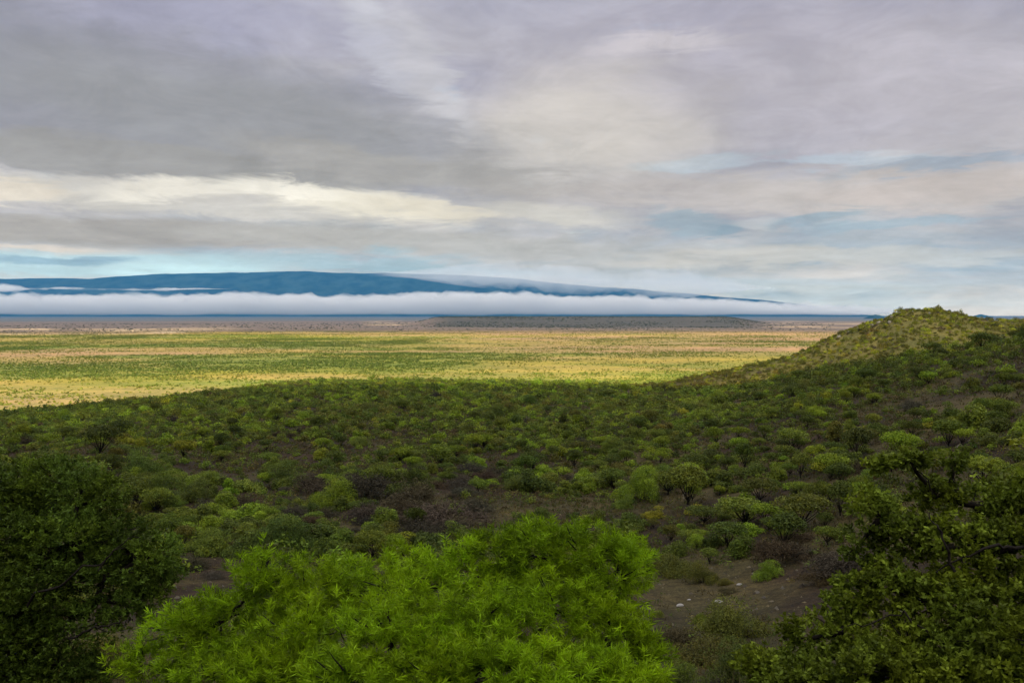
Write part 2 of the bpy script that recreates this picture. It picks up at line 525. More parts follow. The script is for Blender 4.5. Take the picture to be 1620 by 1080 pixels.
def tree_meshes(seed, w, h, trunk_h, nblob, nleaf, L, flat):
    """small thorn tree: forked trunk under a spreading crown"""
    rg = np.random.default_rng(seed)
    B = []
    for i in range(nblob):
        a = i * 2.4 + rg.uniform(-.4, .4); r = math.sqrt((i + .4) / nblob) * .36 * w
        br = w * rg.uniform(.15, .23)
        B.append((r * math.cos(a), r * math.sin(a), trunk_h + (h - trunk_h) * (.78 - .45 * (r / (.5 * w)) ** 2) + rg.uniform(-.12, .12), br, br, br * flat))
    B = np.array(B)
    V, F, lv = blob_leaves(rg, B, nleaf, L, up=.2)
    crown = make_mesh('crown', V, F, [M_leaf_obj], {'leafvar': ('FLOAT', lv)})
    buf = Buf()
    lean = rg.normal(0, .15, 2)
    fork = np.array([lean[0], lean[1], trunk_h * .55])
    Pt = curve((0, 0, -.3), fork, rg, 0, .1, 5)
    V, F = tube(Pt, np.linspace(.10, .08, 5), 7); buf.add(V, F)
    for b in B:
        P = curve(fork, b[:3] + np.array([0, 0, -.1]), rg, -.06, .10, 6)
        V, F = tube(P, np.linspace(.04, .015, 6), 5); buf.add(V, F)
    V, F, _ = buf.get()
    trunk = make_mesh('trunk', V, F, [M_bark], smooth=True)
    return crown, trunk


def dry_mesh(seed, w, h, n):
    """leafless thicket: a mound of thin arching twigs"""
    rg = np.random.default_rng(seed)
    B = dome_blobs(rg, w, h, 9, .6)
    buf = Buf()
    k = rg.choice(len(B), n)
    S = unit(rg.normal(size=(n, 3))); S[:, 2] = np.abs(S[:, 2])
    tip = B[k, :3] + S * B[k, 3:6] * rg.uniform(.8, 1.1, (n, 1))
    root = B[k, :3] * np.array([.5, .5, 0]) + rg.normal(0, .2, (n, 3)) * np.array([1, 1, 0])
    mid = .5 * (root + tip) + (tip - root)[:, [2, 1, 0]] * 0 + np.array([0, 0, .25]) * h + rg.normal(0, .12, (n, 3))
    for a, b in ((root * .4 + mid * .6, mid * .45 + tip * .55), (mid * .45 + tip * .55, tip), ):
        ax = b - a; L = np.linalg.norm(ax, axis=1)
        V, F = leaf_quads(.5 * (a + b), rg.normal(size=(n, 3)), L * 1.1, .04, rg, ax)
        buf.add(V, F, lv=np.repeat(rg.uniform(.6, 1.4, n), 4))
    m = n * 4
    tw = tip[rg.choice(n, m)] + rg.normal(0, .16, (m, 3))
    V, F = leaf_quads(tw, rg.normal(size=(m, 3)), rg.uniform(.2, .5, m), .03, rg); buf.add(V, F, lv=np.repeat(rg.uniform(.6, 1.4, m), 4))
    V, F, X = buf.get()
    return make_mesh('dry_bush', V, F, [M_twig_obj], {'leafvar': ('FLOAT', X['lv'])})


BUSH = [bush_mesh(100 + i, 4.0, [2.0, 2.3, 1.8, 2.6, 2.1, 1.7, 2.4][i], [9, 8, 11, 7, 10, 12, 6][i], 4200, .21, [M_leaf_obj, M_bark]) for i in range(7)]
BUSH_FINE = [bush_mesh(150 + i, 4.0, [2.2, 2.6, 1.9][i], [12, 10, 14][i], 15000, .095, [M_leaf_obj, M_bark]) for i in range(3)]
TREE = [tree_meshes(200 + i, [4.2, 3.8, 4.6, 3.4, 4.4, 3.6][i], [2.9, 3.1, 2.8, 3.0, 2.6, 3.3][i], [.75, .85, .9, .7, .7, .75][i], [14, 13, 16, 12, 15, 13][i], 3600, .20, [.72, .85, .62, .95, .75, .9][i]) for i in range(6)]
DRY = [dry_mesh(300 + i, 4.0, [1.9, 1.6, 2.1][i], 700) for i in range(3)]

# ------------------------------------------------------------------ foreground trees
OUT_C = [(160, 1085), (178, 1030), (230, 990), (300, 930), (395, 885), (415, 842), (440, 845), (520, 868), (640, 866), (700, 845), (765, 825), (850, 806), (960, 820), (1010, 848), (1036, 880), (1022, 950), (1050, 1010), (1076, 1085)]
OUT_R = [(1160, 1085), (1180, 1020), (1280, 960), (1330, 905), (1328, 840), (1370, 770), (1400, 726), (1460, 712), (1525, 712), (1560, 750), (1625, 745), (1625, 1085)]
OUT_L = [(-5, 708), (60, 705), (130, 722), (188, 757), (200, 790), (250, 830), (292, 880), (292, 925), (250, 955), (255, 1000), (170, 1020), (-5, 1085)]


def inside(poly, px, py):
    px = np.asarray(px, float); py = np.asarray(py, float)
    r = np.zeros(px.shape, bool); n = len(poly)
    for i in range(n):
        x1, y1 = poly[i]; x2, y2 = poly[(i + 1) % n]
        c = ((y1 > py) != (y2 > py)) & (px < (x2 - x1) * (py - y1) / ((y2 - y1) or 1e-9) + x1)
        r ^= c
    return r


def blobs_px(L):
    return np.array([(*pt(x, y, d), r * k1, r, r * k2) for (x, y, d, r, k1, k2) in L])


def big_tree(name, label, cat, blobs, base, fork, leaf_fn, limb_r, leaf_mat, seed, extra=(), twig_n=0):
    rg = np.random.default_rng(seed)
    root = bpy.data.objects.new(name, None); COL.objects.link(root)
    root.location = base; tag(root, label, cat)
    base = np.array(base, float)
    tb = Buf()
    fork = np.array(fork, float)
    P = curve(base - np.array([0, 0, .25]), fork, rg, 0, .06, 8)
    V, F = tube(P, np.linspace(limb_r * 1.35, limb_r, 8), 10); tb.add(V - base, F)
    # main limbs to the heavier clumps, the others branch off the nearest limb
    order = np.argsort(-blobs[:, 3]); nmain = max(5, len(blobs) // 3)
    nodes = [fork]
    for q, i in enumerate(order):
        b = blobs[i, :3]
        if q < nmain: st, r = fork, limb_r * .55
        else:
            ds = [np.linalg.norm(nd - b) for nd in nodes]; st = nodes[int(np.argmin(ds))]; r = limb_r * .30
        P = curve(st, b, rg, -.05, .14, 8)
        V, F = tube(P, np.linspace(r, r * .35, 8), 7); tb.add(V - base, F)
        nodes += [P[3], P[5], P[7]]
    for (a, m_, b, r) in extra:
        P = np.concatenate([curve(a, m_, rg, 0, .45, 7), curve(m_, b, rg, 0, .5, 7)[1:]])
        V, F = tube(P, np.linspace(r * .55, r * .18, len(P)), 6); tb.add(V - base, F)
    tips, axes, k = leaf_sites(rg, blobs, twig_n)
    cen = blobs[k, :3]
    for j in range(0, len(tips), 24):
        st = lerp(cen[j], tips[j], .45)
        P = curve(st, tips[j], rg, -.05, .12, 4)
        V, F = tube(P, np.linspace(.011, .004, 4), 4); tb.add(V - base, F)
    V, F, _ = tb.get()
    link('trunk', make_mesh('trunk', V, F, [M_bark], smooth=True), root)
    V, F, lv = leaf_fn(rg, tips, axes, k, blobs)
    link('crown', make_mesh('crown', V - base, F, [leaf_mat], {'leafvar': ('FLOAT', lv)}), root)
    return root


GAP = .40


def leaf_sites(rg, B, n):
    w = B[:, 3] * B[:, 4] + B[:, 3] * B[:, 5]
    k = rg.choice(len(B), n, p=w / w.sum())
    S = unit(rg.normal(size=(n, 3)) + np.array([0, 0, .25]))
    r = rg.uniform(.25 ** 2, 1.08 ** 2, n) ** .5
    r = np.where(rg.random(n) < .05, r * 1.15, r)
    P = B[k, :3] + S * B[k, 3:6] * r[:, None]
    ok = fbm(P[:, 0] * 6.5 + 46.3, P[:, 2] * 6.5 + P[:, 1] * 3.4, 77, 3) > GAP
    return P[ok], unit(S + np.array([0, 0, .45]) + .35 * rg.normal(size=S.shape))[ok], k[ok]


def spray_leaves(per, L, W, run, spread, nvar):
    """feathery sprays: narrow leaflets set round the end of a twig"""
    def fn(rg, tips, axes, k, B):
        n = len(tips)
        T = np.repeat(tips, per, 0); A = np.repeat(axes, per, 0)
        u = rg.uniform(-1, 1, n * per)[:, None]
        side = unit(rg.normal(size=T.shape)); side = unit(side - A * (side * A).sum(1, keepdims=True))
        ang = rg.uniform(spread[0], spread[1], (n * per, 1))
        dr = unit(A * np.cos(ang) + side * np.sin(ang))
        l = L * rg.uniform(.6, 1.25, n * per)
        C = T + A * u * run + dr * (l * .5)[:, None]
        nr = np.cross(dr, rg.normal(size=dr.shape)) + np.array([0, 0, .35])
        V, F = leaf_quads(C, nr, l, W * rg.uniform(.7, 1.2, n * per), rg, dr)
        clump = rg.uniform(.68, 1.25, len(B))[k] * rg.normal(1, nvar, n)
        lv = np.clip(np.repeat(clump, per) * rg.normal(1, .14, n * per), .4, 1.9)
        return V, F, np.repeat(lv, 4)
    return fn


# -- lime acacia in the middle
b_c = blobs_px([
    (480, 945, 11.0, .60, 1.1, .85), (405, 925, 10.9, .46, 1, .8), (428, 872, 11.2, .14, 1, 1.4), (545, 935, 11.5, .55, 1.1, .8), (640, 935, 11.0, .60, 1, .8), (720, 912, 11.3, .52, 1, .9),
    (790, 880, 11.6, .46, 1.1, .8), (860, 880, 11.5, .60, 1.1, .85), (930, 890, 11.2, .55, 1, .9), (975, 920, 11.0, .46, 1, 1.1), (990, 890, 11.5, .38, 1, .9), (880, 970, 10.3, .56, 1.1, .8),
    (760, 985, 10.0, .58, 1.1, .8), (620, 1010, 9.9, .62, 1.1, .8), (480, 1010, 10.1, .56, 1.1, .8), (350, 985, 10.7, .52, 1.1, .8), (290, 1000, 10.8, .46, 1.1, .7), (235, 1050, 10.6, .42, 1.1, .7),
    (960, 1010, 10.1, .48, 1, .9), (1005, 1065, 10.2, .48, 1, .9), (720, 1085, 9.4, .62, 1.1, .8), (860, 1090, 9.5, .62, 1.1, .8), (520, 1095, 9.5, .60, 1.1, .8), (370, 1085, 9.9, .56, 1.1, .8),
    (960, 1140, 9.8, .50, 1, .9), (250, 1130, 10.2, .5, 1, .8), (640, 1170, 9.4, .6, 1, .8), (800, 1180, 9.5, .6, 1, .8), (450, 1180, 9.7, .55, 1, .8),
    (600, 950, 12.3, .6, 1.2, .7), (800, 940, 12.5, .6, 1.2, .7), (930, 970, 12.2, .55, 1, .8), (450, 1000, 12.2, .55, 1.2, .7), (640, 885, 11.6, .26, 1, .8), (1040, 1110, 10.3, .3, 1, 1),
    (600, 1075, 9.6, .5, 1.1, .8), (560, 1045, 9.8, .45, 1.1, .8), (690, 1040, 9.7, .5, 1.1, .8), (930, 1075, 9.6, .5, 1.1, .8), (800, 1040, 9.8, .5, 1.1, .8), (1000, 1120, 9.9, .45, 1, .9), (430, 1060, 9.8, .5, 1.1, .8), (740, 1130, 9.2, .6, 1.2, .8), (560, 1140, 9.3, .6, 1.2, .8), (930, 1150, 9.5, .6, 1.2, .8), (320, 1060, 10.2, .45, 1.1, .8),
    (735, 1055, 9.5, .5, 1.1, .8), (740, 1020, 9.7, .4, 1.1, .8), (985, 1075, 9.7, .42, 1.0, .8), (1000, 1030, 10.0, .36, 1, .9),
    (730, 1085, 8.9, .60, 1.1, .8), (985, 1090, 9.2, .50, 1.0, .8), (560, 1085, 8.9, .55, 1.1, .8), (850, 1085, 8.9, .52, 1.1, .8), (400, 1100, 9.3, .5, 1.1, .8)])
xb = pt(650, 1080, 11.0)
base_c = (xb[0], 11.0, float(H(xb[0], 11.0)))
big_tree('acacia_tree', 'large lime green acacia with feathery sprays of narrow leaves, filling the bottom centre', 'acacia tree', b_c, base_c, (xb[0] + .1, 11.0, base_c[2] + .6),
         spray_leaves(20, .105, .0125, .045, (.3, 1.45), .28), .11, M_leaf_lime, 11, twig_n=17500)
# -- round leaved tree on the right
b_r = blobs_px([
    (1395, 735, 12.2, .16, 1.6, .6), (1440, 728, 12.2, .20, 1.6, .55), (1512, 730, 12.4, .16, 1, 1.1), (1480, 785, 12.3, .30, 1.2, .8), (1375, 800, 12.0, .30, 1, .9), (1540, 800, 12.4, .34, 1.2, .8), (1595, 790, 12.2, .34, 1.1, .8),
    (1430, 850, 11.9, .44, 1.1, .75), (1360, 860, 12.0, .28, 1, .8), (1510, 865, 11.6, .48, 1.1, .8), (1590, 870, 11.7, .48, 1.1, .8), (1405, 930, 11.6, .50, 1.1, .75), (1500, 955, 11.2, .52, 1.1, .8), (1600, 960, 11.2, .55, 1.1, .8),
    (1350, 950, 11.8, .36, 1, .8), (1330, 1000, 11.6, .42, 1.1, .75), (1265, 1010, 11.7, .34, 1.2, .7), (1440, 1030, 10.9, .55, 1.1, .8), (1560, 1050, 10.7, .58, 1.1, .8), (1340, 1070, 11.1, .48, 1.1, .8), (1240, 1070, 11.4, .38, 1.2, .75),
    (1200, 1050, 11.6, .26, 1.2, .7), (1660, 860, 11.9, .6, 1, .9), (1680, 1000, 11.5, .7, 1, .9), (1430, 1120, 10.8, .6, 1, .8), (1560, 1140, 10.6, .6, 1, .8), (1290, 1140, 11.1, .5, 1, .8), (1680, 1120, 11.2, .7, 1, .9), (1640, 770, 12.3, .3, 1, .8),
    (1500, 1090, 10.2, .5, 1.1, .8), (1400, 1070, 10.4, .45, 1.1, .8), (1600, 1090, 10.0, .55, 1.1, .8), (1590, 1010, 10.4, .5, 1.1, .8), (1280, 1090, 10.8, .45, 1.1, .8)])
xr = pt(1520, 1080, 11.6)
base_r = (xr[0], 11.6, float(H(xr[0], 11.6)))
ex = [(pt(1480, 800, 12.1), pt(1462, 752, 12.1), pt(1425, 722, 12.1), .022), (pt(1515, 800, 12.2), pt(1508, 760, 12.2), pt(1503, 735, 12.2), .02),
      (pt(1620, 862, 11.1), pt(1555, 868, 11.1), pt(1480, 905, 11.2), .05), (pt(1500, 1010, 10.6), pt(1430, 965, 10.8), pt(1340, 990, 11.0), .035), (pt(1510, 900, 11.1), pt(1490, 850, 11.2), pt(1470, 810, 11.4), .04)]
big_tree('leafy_tree', 'dark olive broad leaved tree with rounded leaf clusters and bare twigs at its top', 'tree', b_r, base_r, (xr[0] + .15, 11.6, base_r[2] + 1.3),
         spray_leaves(12, .072, .042, .06, (.3, 1.5), .26), .16, M_leaf_round, 23, extra=ex, twig_n=12000)
# -- dark tree on the left
b_l = blobs_px([
    (20, 770, 18.2, .85, 1.2, .6), (80, 752, 18.2, .60, 1.3, .6), (130, 775, 17.9, .72, 1.1, .65), (168, 790, 17.6, .45, 1.1, .7), (30, 850, 17.4, .95, 1.2, .65), (110, 850, 17.2, .85, 1.1, .65), (190, 850, 17.4, .62, 1.1, .7),
    (235, 878, 17.4, .62, 1.1, .7), (255, 915, 17.3, .45, 1, .7), (170, 910, 17.0, .75, 1.1, .7), (70, 930, 16.8, .95, 1.1, .65), (210, 955, 17.0, .62, 1, .7), (0, 960, 16.8, .8, 1.1, .7), (130, 985, 16.6, .7, 1.1, .6),
    (-70, 800, 18, 1, 1.1, .7), (-90, 930, 17.3, 1.1, 1.1, .7), (30, 1010, 16.6, .7, 1.2, .6), (-60, 1040, 17, .7, 1, .8), (90, 1050, 16.4, .6, 1.2, .6), (10, 1085, 16.2, .7, 1.2, .6), (150, 1060, 16.6, .5, 1.2, .6), (-70, 870, 17.4, 1, 1.1, .7), (60, 800, 19.3, .9, 1.2, .6), (180, 880, 18.6, .7, 1.1, .7)])
xl = pt(20, 1080, 17.6)
base_l = (xl[0], 17.6, float(H(xl[0], 17.6)))
ex = [(pt(40, 960, 16.0), pt(150, 895, 16.2), pt(205, 850, 16.4), .05), (pt(160, 900, 16.2), pt(178, 872, 16.2), pt(200, 862, 16.3), .025), (pt(110, 1010, 16.0), pt(150, 990, 16.0), pt(190, 985, 16.2), .05)]
big_tree('thorn_tree', 'big dark green thorn tree with dense small leaves in the lower corner', 'thorn tree', b_l, base_l, (xl[0] + .2, 17.6, base_l[2] + 1.8),
         spray_leaves(14, .080, .034, .08, (.3, 1.5), .26), .22, M_leaf_dark, 37, extra=ex, twig_n=15000)

# ------------------------------------------------------------------ scrub on the slopes
PAL = {'dark green': (.068, .092, .017), 'green': (.110, .143, .021), 'bright green': (.146, .206, .018), 'olive': (.098, .102, .020), 'yellow green': (.200, .215, .020), 'brown': (.066, .050, .030), 'grey brown': (.062, .053, .038), 'straw': (.085, .070, .032)}


def vary(c, rg, s=.16):
    c = np.array(c) * rg.normal(1, s)
    return np.clip(c * rg.normal(1, .05, 3), .008, .6)


def pick(rg, px, d):
    """kind and colour of the plant at a place"""
    q = rg.random(); e = rg.random()
    dry = .07
    return q, e, dry


rg = np.random.default_rng(5)
NC = 90000
dmax, dmin = 700., 24.
cd = np.sqrt(rg.uniform(dmin ** 2, dmax ** 2, NC)); ca = np.radians(rg.uniform(-33.5, 33.5, NC))
cx, cy = cd * np.sin(ca), cd * np.cos(ca)
cz = H(cx, cy)
cpx, cpy = project(np.stack([cx, cy, cz], 1))
# what the slope hides
ts = np.linspace(.05, .97, 60)[:, None]
hz = H(cx[None] * ts, cy[None] * ts) / (cd[None] * ts)
hidden = hz.max(0) > (cz + 3.0) / cd
onhill = (cd > 380) & (ca > R(9)) & ~hidden
dens = sstep(.30, .58, fbm(cx / 24, cy / 24, 81, 3)) * .85 + .15
dens = dens * lerp(1 / 4.5, 1 / 8.0, sstep(700, 1050, cpx) * (1 - sstep(180, 260, cd)))
dens = np.where(cd > 230, np.maximum(dens, 1 / 9.), dens)
dens = np.where(onhill, 1 / 6.5, dens)
for box, f in (((1005, 903, 1345, 988), .05), ((270, 880, 425, 960), .08), ((1010, 880, 1345, 1100), .35)):
    m_ = (cpx > box[0]) & (cpx < box[2]) & (cpy > box[1]) & (cpy < box[3]); dens = np.where(m_, dens * f, dens)
area = .5 * R(67) * (dmax ** 2 - dmin ** 2)
keep = (rg.random(NC) < dens * area / NC) & ~hidden & (cd > 58)
C = np.stack([cx, cy, cz, cd, cpx, cpy], 1)[keep]
C = C[np.argsort(C[:, 3])]
MAN = [(1310, 742, 52, 'bush', 'yellow green'), (1088, 798, 66, 'tree', 'green'), (1096, 768, 62, 'bush', 'bright green'), (1242, 868, 62, 'tree', 'dark green'), (1215, 914, 46, 'bush', 'bright green'),
       (1062, 908, 78, 'bush', 'dark green'), (1114, 922, 58, 'bush', 'olive'), (1245, 893, 100, 'dry', 'brown'), (1345, 908, 120, 'dry', 'grey brown'), (1034, 818, 36, 'bush', 'yellow green'), (1103, 812, 34, 'bush', 'yellow green'),
       (565, 792, 110, 'dry', 'grey brown'), (655, 806, 90, 'dry', 'brown'), (705, 832, 120, 'dry', 'grey brown'), (500, 776, 80, 'dry', 'brown'), (760, 812, 80, 'dry', 'grey brown'), (1110, 985, 34, 'bush', 'bright green'),
       (1165, 1010, 110, 'bush', 'olive'), (1060, 1020, 84, 'dry', 'straw'), (1120, 1050, 120, 'bush', 'olive'), (1175, 1078, 100, 'bush', 'dark green'), (1080, 1085, 70, 'bush', 'green'), (160, 722, 64, 'tree', 'dark green'),
       (230, 757, 70, 'bush', 'dark green'), (1062, 858, 40, 'tree', 'olive'), (1170, 880, 60, 'bush', 'green'), (1190, 846, 44, 'bush', 'bright green'), (1270, 838, 70, 'tree', 'olive'), (330, 868, 76, 'bush', 'green'), (300, 845, 60, 'bush', 'bright green'),
       (1010, 792, 70, 'bush', 'bright green'), (950, 760, 50, 'bush', 'green'), (120, 1090, 150, 'bush', 'olive'), (165, 1050, 90, 'bush', 'olive'), (30, 1095, 130, 'bush', 'green'), (200, 1085, 80, 'dry', 'straw'), (300, 900, 60, 'dry', 'brown'), (335, 915, 40, 'dry', 'grey brown'),
       (1148, 925, 30, 'bush', 'olive'), (1155, 938, 34, 'dry', 'straw'), (1295, 925, 60, 'dry', 'straw'), (1040, 975, 24, 'bush', 'green')]
plants = []      # x, y, z, d, px, py, kind, colour name, width m
for (px, py, wpx, kind, cn) in MAN:
    p = drop(px, py)
    dist = float(np.hypot(p[0], p[1]))
    plants.append([p[0], p[1], float(H(p[0], p[1])), dist, px, py, kind, cn, wpx / FPX * dist, True])
mx = np.array([[q[0], q[1], q[8]] for q in plants])
acc = list(mx)
grid = {}


def near_free(x, y, w):
    gx, gy = int(x // 6), int(y // 6)
    for i in range(gx - 1, gx + 2):
        for j in range(gy - 1, gy + 2):
            for (a, b, c) in grid.get((i, j), ()):
                if (a - x) ** 2 + (b - y) ** 2 < (.27 * (w + c)) ** 2: return False
    return True


for (a, b, c) in mx: grid.setdefault((int(a // 6), int(b // 6)), []).append((a, b, c))
for (x, y, z, dist, px, py) in C:
    q, e = rg.random(), rg.random()
    rightside = px > 980 and dist < 240
    ydist = fbm(x / 40, y / 40, 91, 2)
    pd = .05 + (.30 if 430 < px < 800 and 745 < py < 860 else 0) + (.25 if 1150 < px < 1420 and 850 < py < 905 else 0)
    pt_ = .42 if rightside else .20 if dist < 240 else .10
    kind = 'dry' if q < pd else ('tree' if q < pd + pt_ else 'bush')
    if kind == 'dry': cn = 'brown' if e < .45 else 'grey brown'
    else: cn = 'dark green' if e < .38 else 'green' if e < .68 else 'bright green' if e < .68 + .22 * float(ydist > .42) + .04 else 'olive' if e < .985 else 'yellow green'
    w = float(np.clip(rg.lognormal(math.log(np.interp(dist, [90, 220], [3.0, 2.35])), .38), 1.2, 6.0))
    if rightside: w *= .88
    if not near_free(x, y, w): continue
    grid.setdefault((int(x // 6), int(y // 6)), []).append((x, y, w))
    plants.append([x, y, z, dist, px, py, kind, cn, w, False])

# keep the big crowns clear of scrub growing through them
def clash(p):
    for b in (base_c, base_r, base_l):
        if (p[0] - b[0]) ** 2 + (p[1] - b[1]) ** 2 < 36: return True
    return False


plants = [p for p in plants if p[9] or not clash(p)]
for p in plants:
    q = p[5] - .35 * p[8] / p[3] * FPX
    p.append(bool(inside(OUT_C, p[4], q)) or bool(inside(OUT_L, p[4], q)) or bool(inside(OUT_R, p[4], q - 12)) or not (-12 < p[4] < 1632))
vis = [p for p in plants if p[9] or (not p[10] and p[5] < 1110)]
vis.sort(key=lambda p: -p[8] / p[3] * (3 if p[9] else 1))
CAP = {'bush': 290, 'tree': 260, 'dry': 110}
cnt = {'bush': 0, 'tree': 0, 'dry': 0}
single, mass = [], [p for p in plants if not p[9] and (p[10] or p[5] >= 1110)]
for p in vis:
    if cnt[p[6]] < CAP[p[6]]:
        cnt[p[6]] += 1; single.append(p)
    else: mass.append(p)

# ---- single plants
SITES = [(0, 300, 'beyond the dark thorn tree'), (300, 520, 'between thorn tree and acacia'), (520, 770, "behind the acacia's low side"), (770, 1020, "behind the acacia's high clump"),
         (1020, 1190, 'above the bare soil patch'), (1190, 1330, 'where the soil patch ends'), (1330, 1470, 'above the leafy olive tree'), (1470, 1640, 'on the steep end slope')]
ROWS = [(0, 585, 'on the spur', 1), (0, 640, 'at the crest', 0), (640, 690, 'high', 0), (690, 735, 'well up', 0), (735, 790, 'midway', 0), (790, 860, 'low', 0), (860, 1200, 'lowest', 0)]
NOUN = {'bush': ('bush', 'bushes'), 'tree': ('thorn tree', 'thorn trees'), 'dry': ('leafless bush', 'leafless bushes')}
CATS = {'bush': 'bush', 'tree': 'thorn tree', 'dry': 'dry bush'}
GRPS = {'bush': 'green bushes scattered over the shaded slope', 'tree': 'small thorn trees scattered over the shaded slope', 'dry': 'leafless thickets on the shaded slope'}
ORD = ['first', 'second', 'third', 'fourth', 'fifth', 'sixth', 'seventh', 'eighth', 'ninth', 'tenth', 'eleventh', 'twelfth', 'thirteenth', 'fourteenth', 'fifteenth', 'sixteenth', 'seventeenth', 'eighteenth', 'nineteenth', 'twentieth']
cells = {}
for p in single:
    site = next((s[2] for s in SITES if s[0] <= p[4] < s[1]), SITES[0][2] if p[4] < 0 else SITES[-1][2])
    row = ''
    for (a, b, nm, sp_) in ROWS:
        if a <= p[5] < b:
            row = nm; break
    size = 'small' if p[8] < 2.6 else 'large' if p[8] > 4.0 else 'medium'
    cells.setdefault((p[6], size, p[7], row, site), []).append(p)
for (kind, size, cn, row, site), L in cells.items():
    L.sort(key=lambda p: p[4])
    one, many = NOUN[kind]
    place = (row + ', ' + site) if row[:2] in ('on', 'at') else (row + ' ' + site)
    for i, p in enumerate(L):
        if len(L) == 1: lab = f"{size} {cn} {one} {place}"
        else: lab = f"{ORD[min(i, 19)]} from left, {size} {cn} {many} {place}"
        p.append(lab)

for p in single:
    x, y, z, dist, px, py, kind, cn, w, man, hid, lab = p
    s = w / 4.0
    rz = rg.uniform(0, 6.28)
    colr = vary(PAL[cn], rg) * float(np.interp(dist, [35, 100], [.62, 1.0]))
    sv = (s * rg.uniform(.82, 1.22), s * rg.uniform(.82, 1.22), s * rg.uniform(.8, 1.25))
    if kind == 'tree':
        cm, tm = TREE[rg.integers(len(TREE))]
        o = bpy.data.objects.new('savanna_tree', None); COL.objects.link(o)
        o.location = (x, y, z - .05); o.rotation_euler = (0, 0, rz); o.scale = sv
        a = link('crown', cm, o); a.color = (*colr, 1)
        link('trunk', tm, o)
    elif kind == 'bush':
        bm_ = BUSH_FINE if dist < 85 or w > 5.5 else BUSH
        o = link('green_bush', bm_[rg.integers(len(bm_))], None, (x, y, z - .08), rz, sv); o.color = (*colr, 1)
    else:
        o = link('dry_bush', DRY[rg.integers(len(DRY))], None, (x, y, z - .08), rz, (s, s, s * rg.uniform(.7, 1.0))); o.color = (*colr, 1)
    tag(o, lab, CATS[kind], GRPS[kind])

# ---- the rest of the scrub as one mass
def lod(seed, w, h, n, nl, L, lift=0., flat=.7):
    r_ = np.random.default_rng(seed)
    B = dome_blobs(r_, w, h - lift, n, flat, .3); B[:, 2] += lift
    V, F, lv = blob_leaves(r_, B, nl, L, jit=.6)
    if lift > 0:
        Vs, Fs = tube(np.array([[0, 0, -.3], [.1, 0, lift], [.1, .1, lift + .5]]), [.14, .1, .06], 4)
        V = np.concatenate([V, Vs]); lv = np.concatenate([lv, .35 * np.ones(len(Vs))]); F = np.concatenate([F, Fs + len(V) - len(Vs)])
    return V, F, lv


LODS = {'bush': [lod(400 + i, 4, [2, 2.4, 1.8, 2.2][i], 6, 330, .48) for i in range(4)], 'tree': [lod(420 + i, 4.2, [3.0, 3.3, 2.8][i], 8, 330, .48, .8, .75) for i in range(3)], 'dry': [lod(440 + i, 4, 1.7, 6, 260, .42, 0, .6) for i in range(2)]}
sb = Buf()
mass = [p for p in mass if p[3] > 80]
for p in mass:
    x, y, z, dist, px, py, kind, cn, w = p[:9]
    V, F, lv = LODS[kind][rg.integers(len(LODS[kind]))]
    s = w / 4.0 * (1.12 if dist > 200 else 1); a = rg.uniform(0, 6.28)
    ca_, sa_ = math.cos(a) * s, math.sin(a) * s
    W = np.stack([V[:, 0] * ca_ - V[:, 1] * sa_ + x, V[:, 0] * sa_ + V[:, 1] * ca_ + y, V[:, 2] * s * rg.uniform(.85, 1.15) + z - .05], 1)
    colr = vary(PAL[cn], rg)
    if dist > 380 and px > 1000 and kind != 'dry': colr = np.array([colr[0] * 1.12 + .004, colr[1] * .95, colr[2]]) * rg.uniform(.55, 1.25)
    elif dist > 180: colr = colr * (1 + .35 * min(1, (dist - 180) / 120) * float(1 - .9 * sstep(1080, 1250, px)))  # tint raised towards the crest in place of light catching it
    sb.add(W, F, tint=np.repeat(colr[None], len(V), 0), lv=lv)
V, F, X = sb.get()
tag(link('slope_scrub', make_mesh('slope_scrub', V, F, [M_leaf_tint], {'tint': ('FLOAT_COLOR', X['tint']), 'leafvar': ('FLOAT', X['lv'])})), 'mass of green scrub covering the slopes and the sunlit hill', 'scrub', kind='stuff')

# ---- low undergrowth between the bushes
NU = 40000
ud = np.sqrt(rg.uniform(22. ** 2, 430. ** 2, NU)); ua = np.radians(rg.uniform(-33, 33, NU))
x, y = ud * np.sin(ua), ud * np.cos(ua); z = H(x, y)
upx, upy = project(np.stack([x, y, z], 1))
bare = ((upx > 1005) & (upx < 1345) & (upy > 900) & (upy < 985)) | ((upx > 270) & (upx < 425) & (upy > 880) & (upy < 960))
thin = 1 - .25 * sstep(950, 1150, upx) * (1 - sstep(200, 280, ud))
k_ = (rg.random(NU) < thin * (.12 + .88 * sstep(.36, .60, fbm(x / 17, y / 17, 96, 3)))) & (~bare | (rg.random(NU) < .06))
x, y, z, ud = x[k_], y[k_], z[k_], ud[k_]
n = len(x); q = 34
w = rg.uniform(.8, 2.0, n); h_ = w * rg.uniform(.4, .7, n)
S = unit(rg.normal(size=(n, q, 3))); S[..., 2] = np.abs(S[..., 2])
P = np.stack([x, y, z], 1)[:, None, :] + S * np.stack([w * .5, w * .5, h_], 1)[:, None, :] * rg.uniform(.55, 1.0, (n, q, 1))
Lq = np.repeat(np.clip(.10 + .0011 * ud, .12, .4), q) * rg.uniform(.7, 1.3, n * q)
V, F = leaf_quads(P.reshape(-1, 3), (S + .6 * rg.normal(size=S.shape) + np.array([0, 0, .4])).reshape(-1, 3), Lq, Lq * .55, rg)
pal = np.array([[.100, .085, .030], [.075, .060, .030], [.095, .112, .020], [.078, .112, .018], [.110, .165, .018]])
colr = np.clip(pal[rg.choice(5, n, p=[.22, .22, .22, .22, .12])] * rg.normal(1, .18, (n, 1)), .008, .4)
lv = np.clip(np.repeat(rg.normal(1, .22, n * q), 4), .5, 1.6)
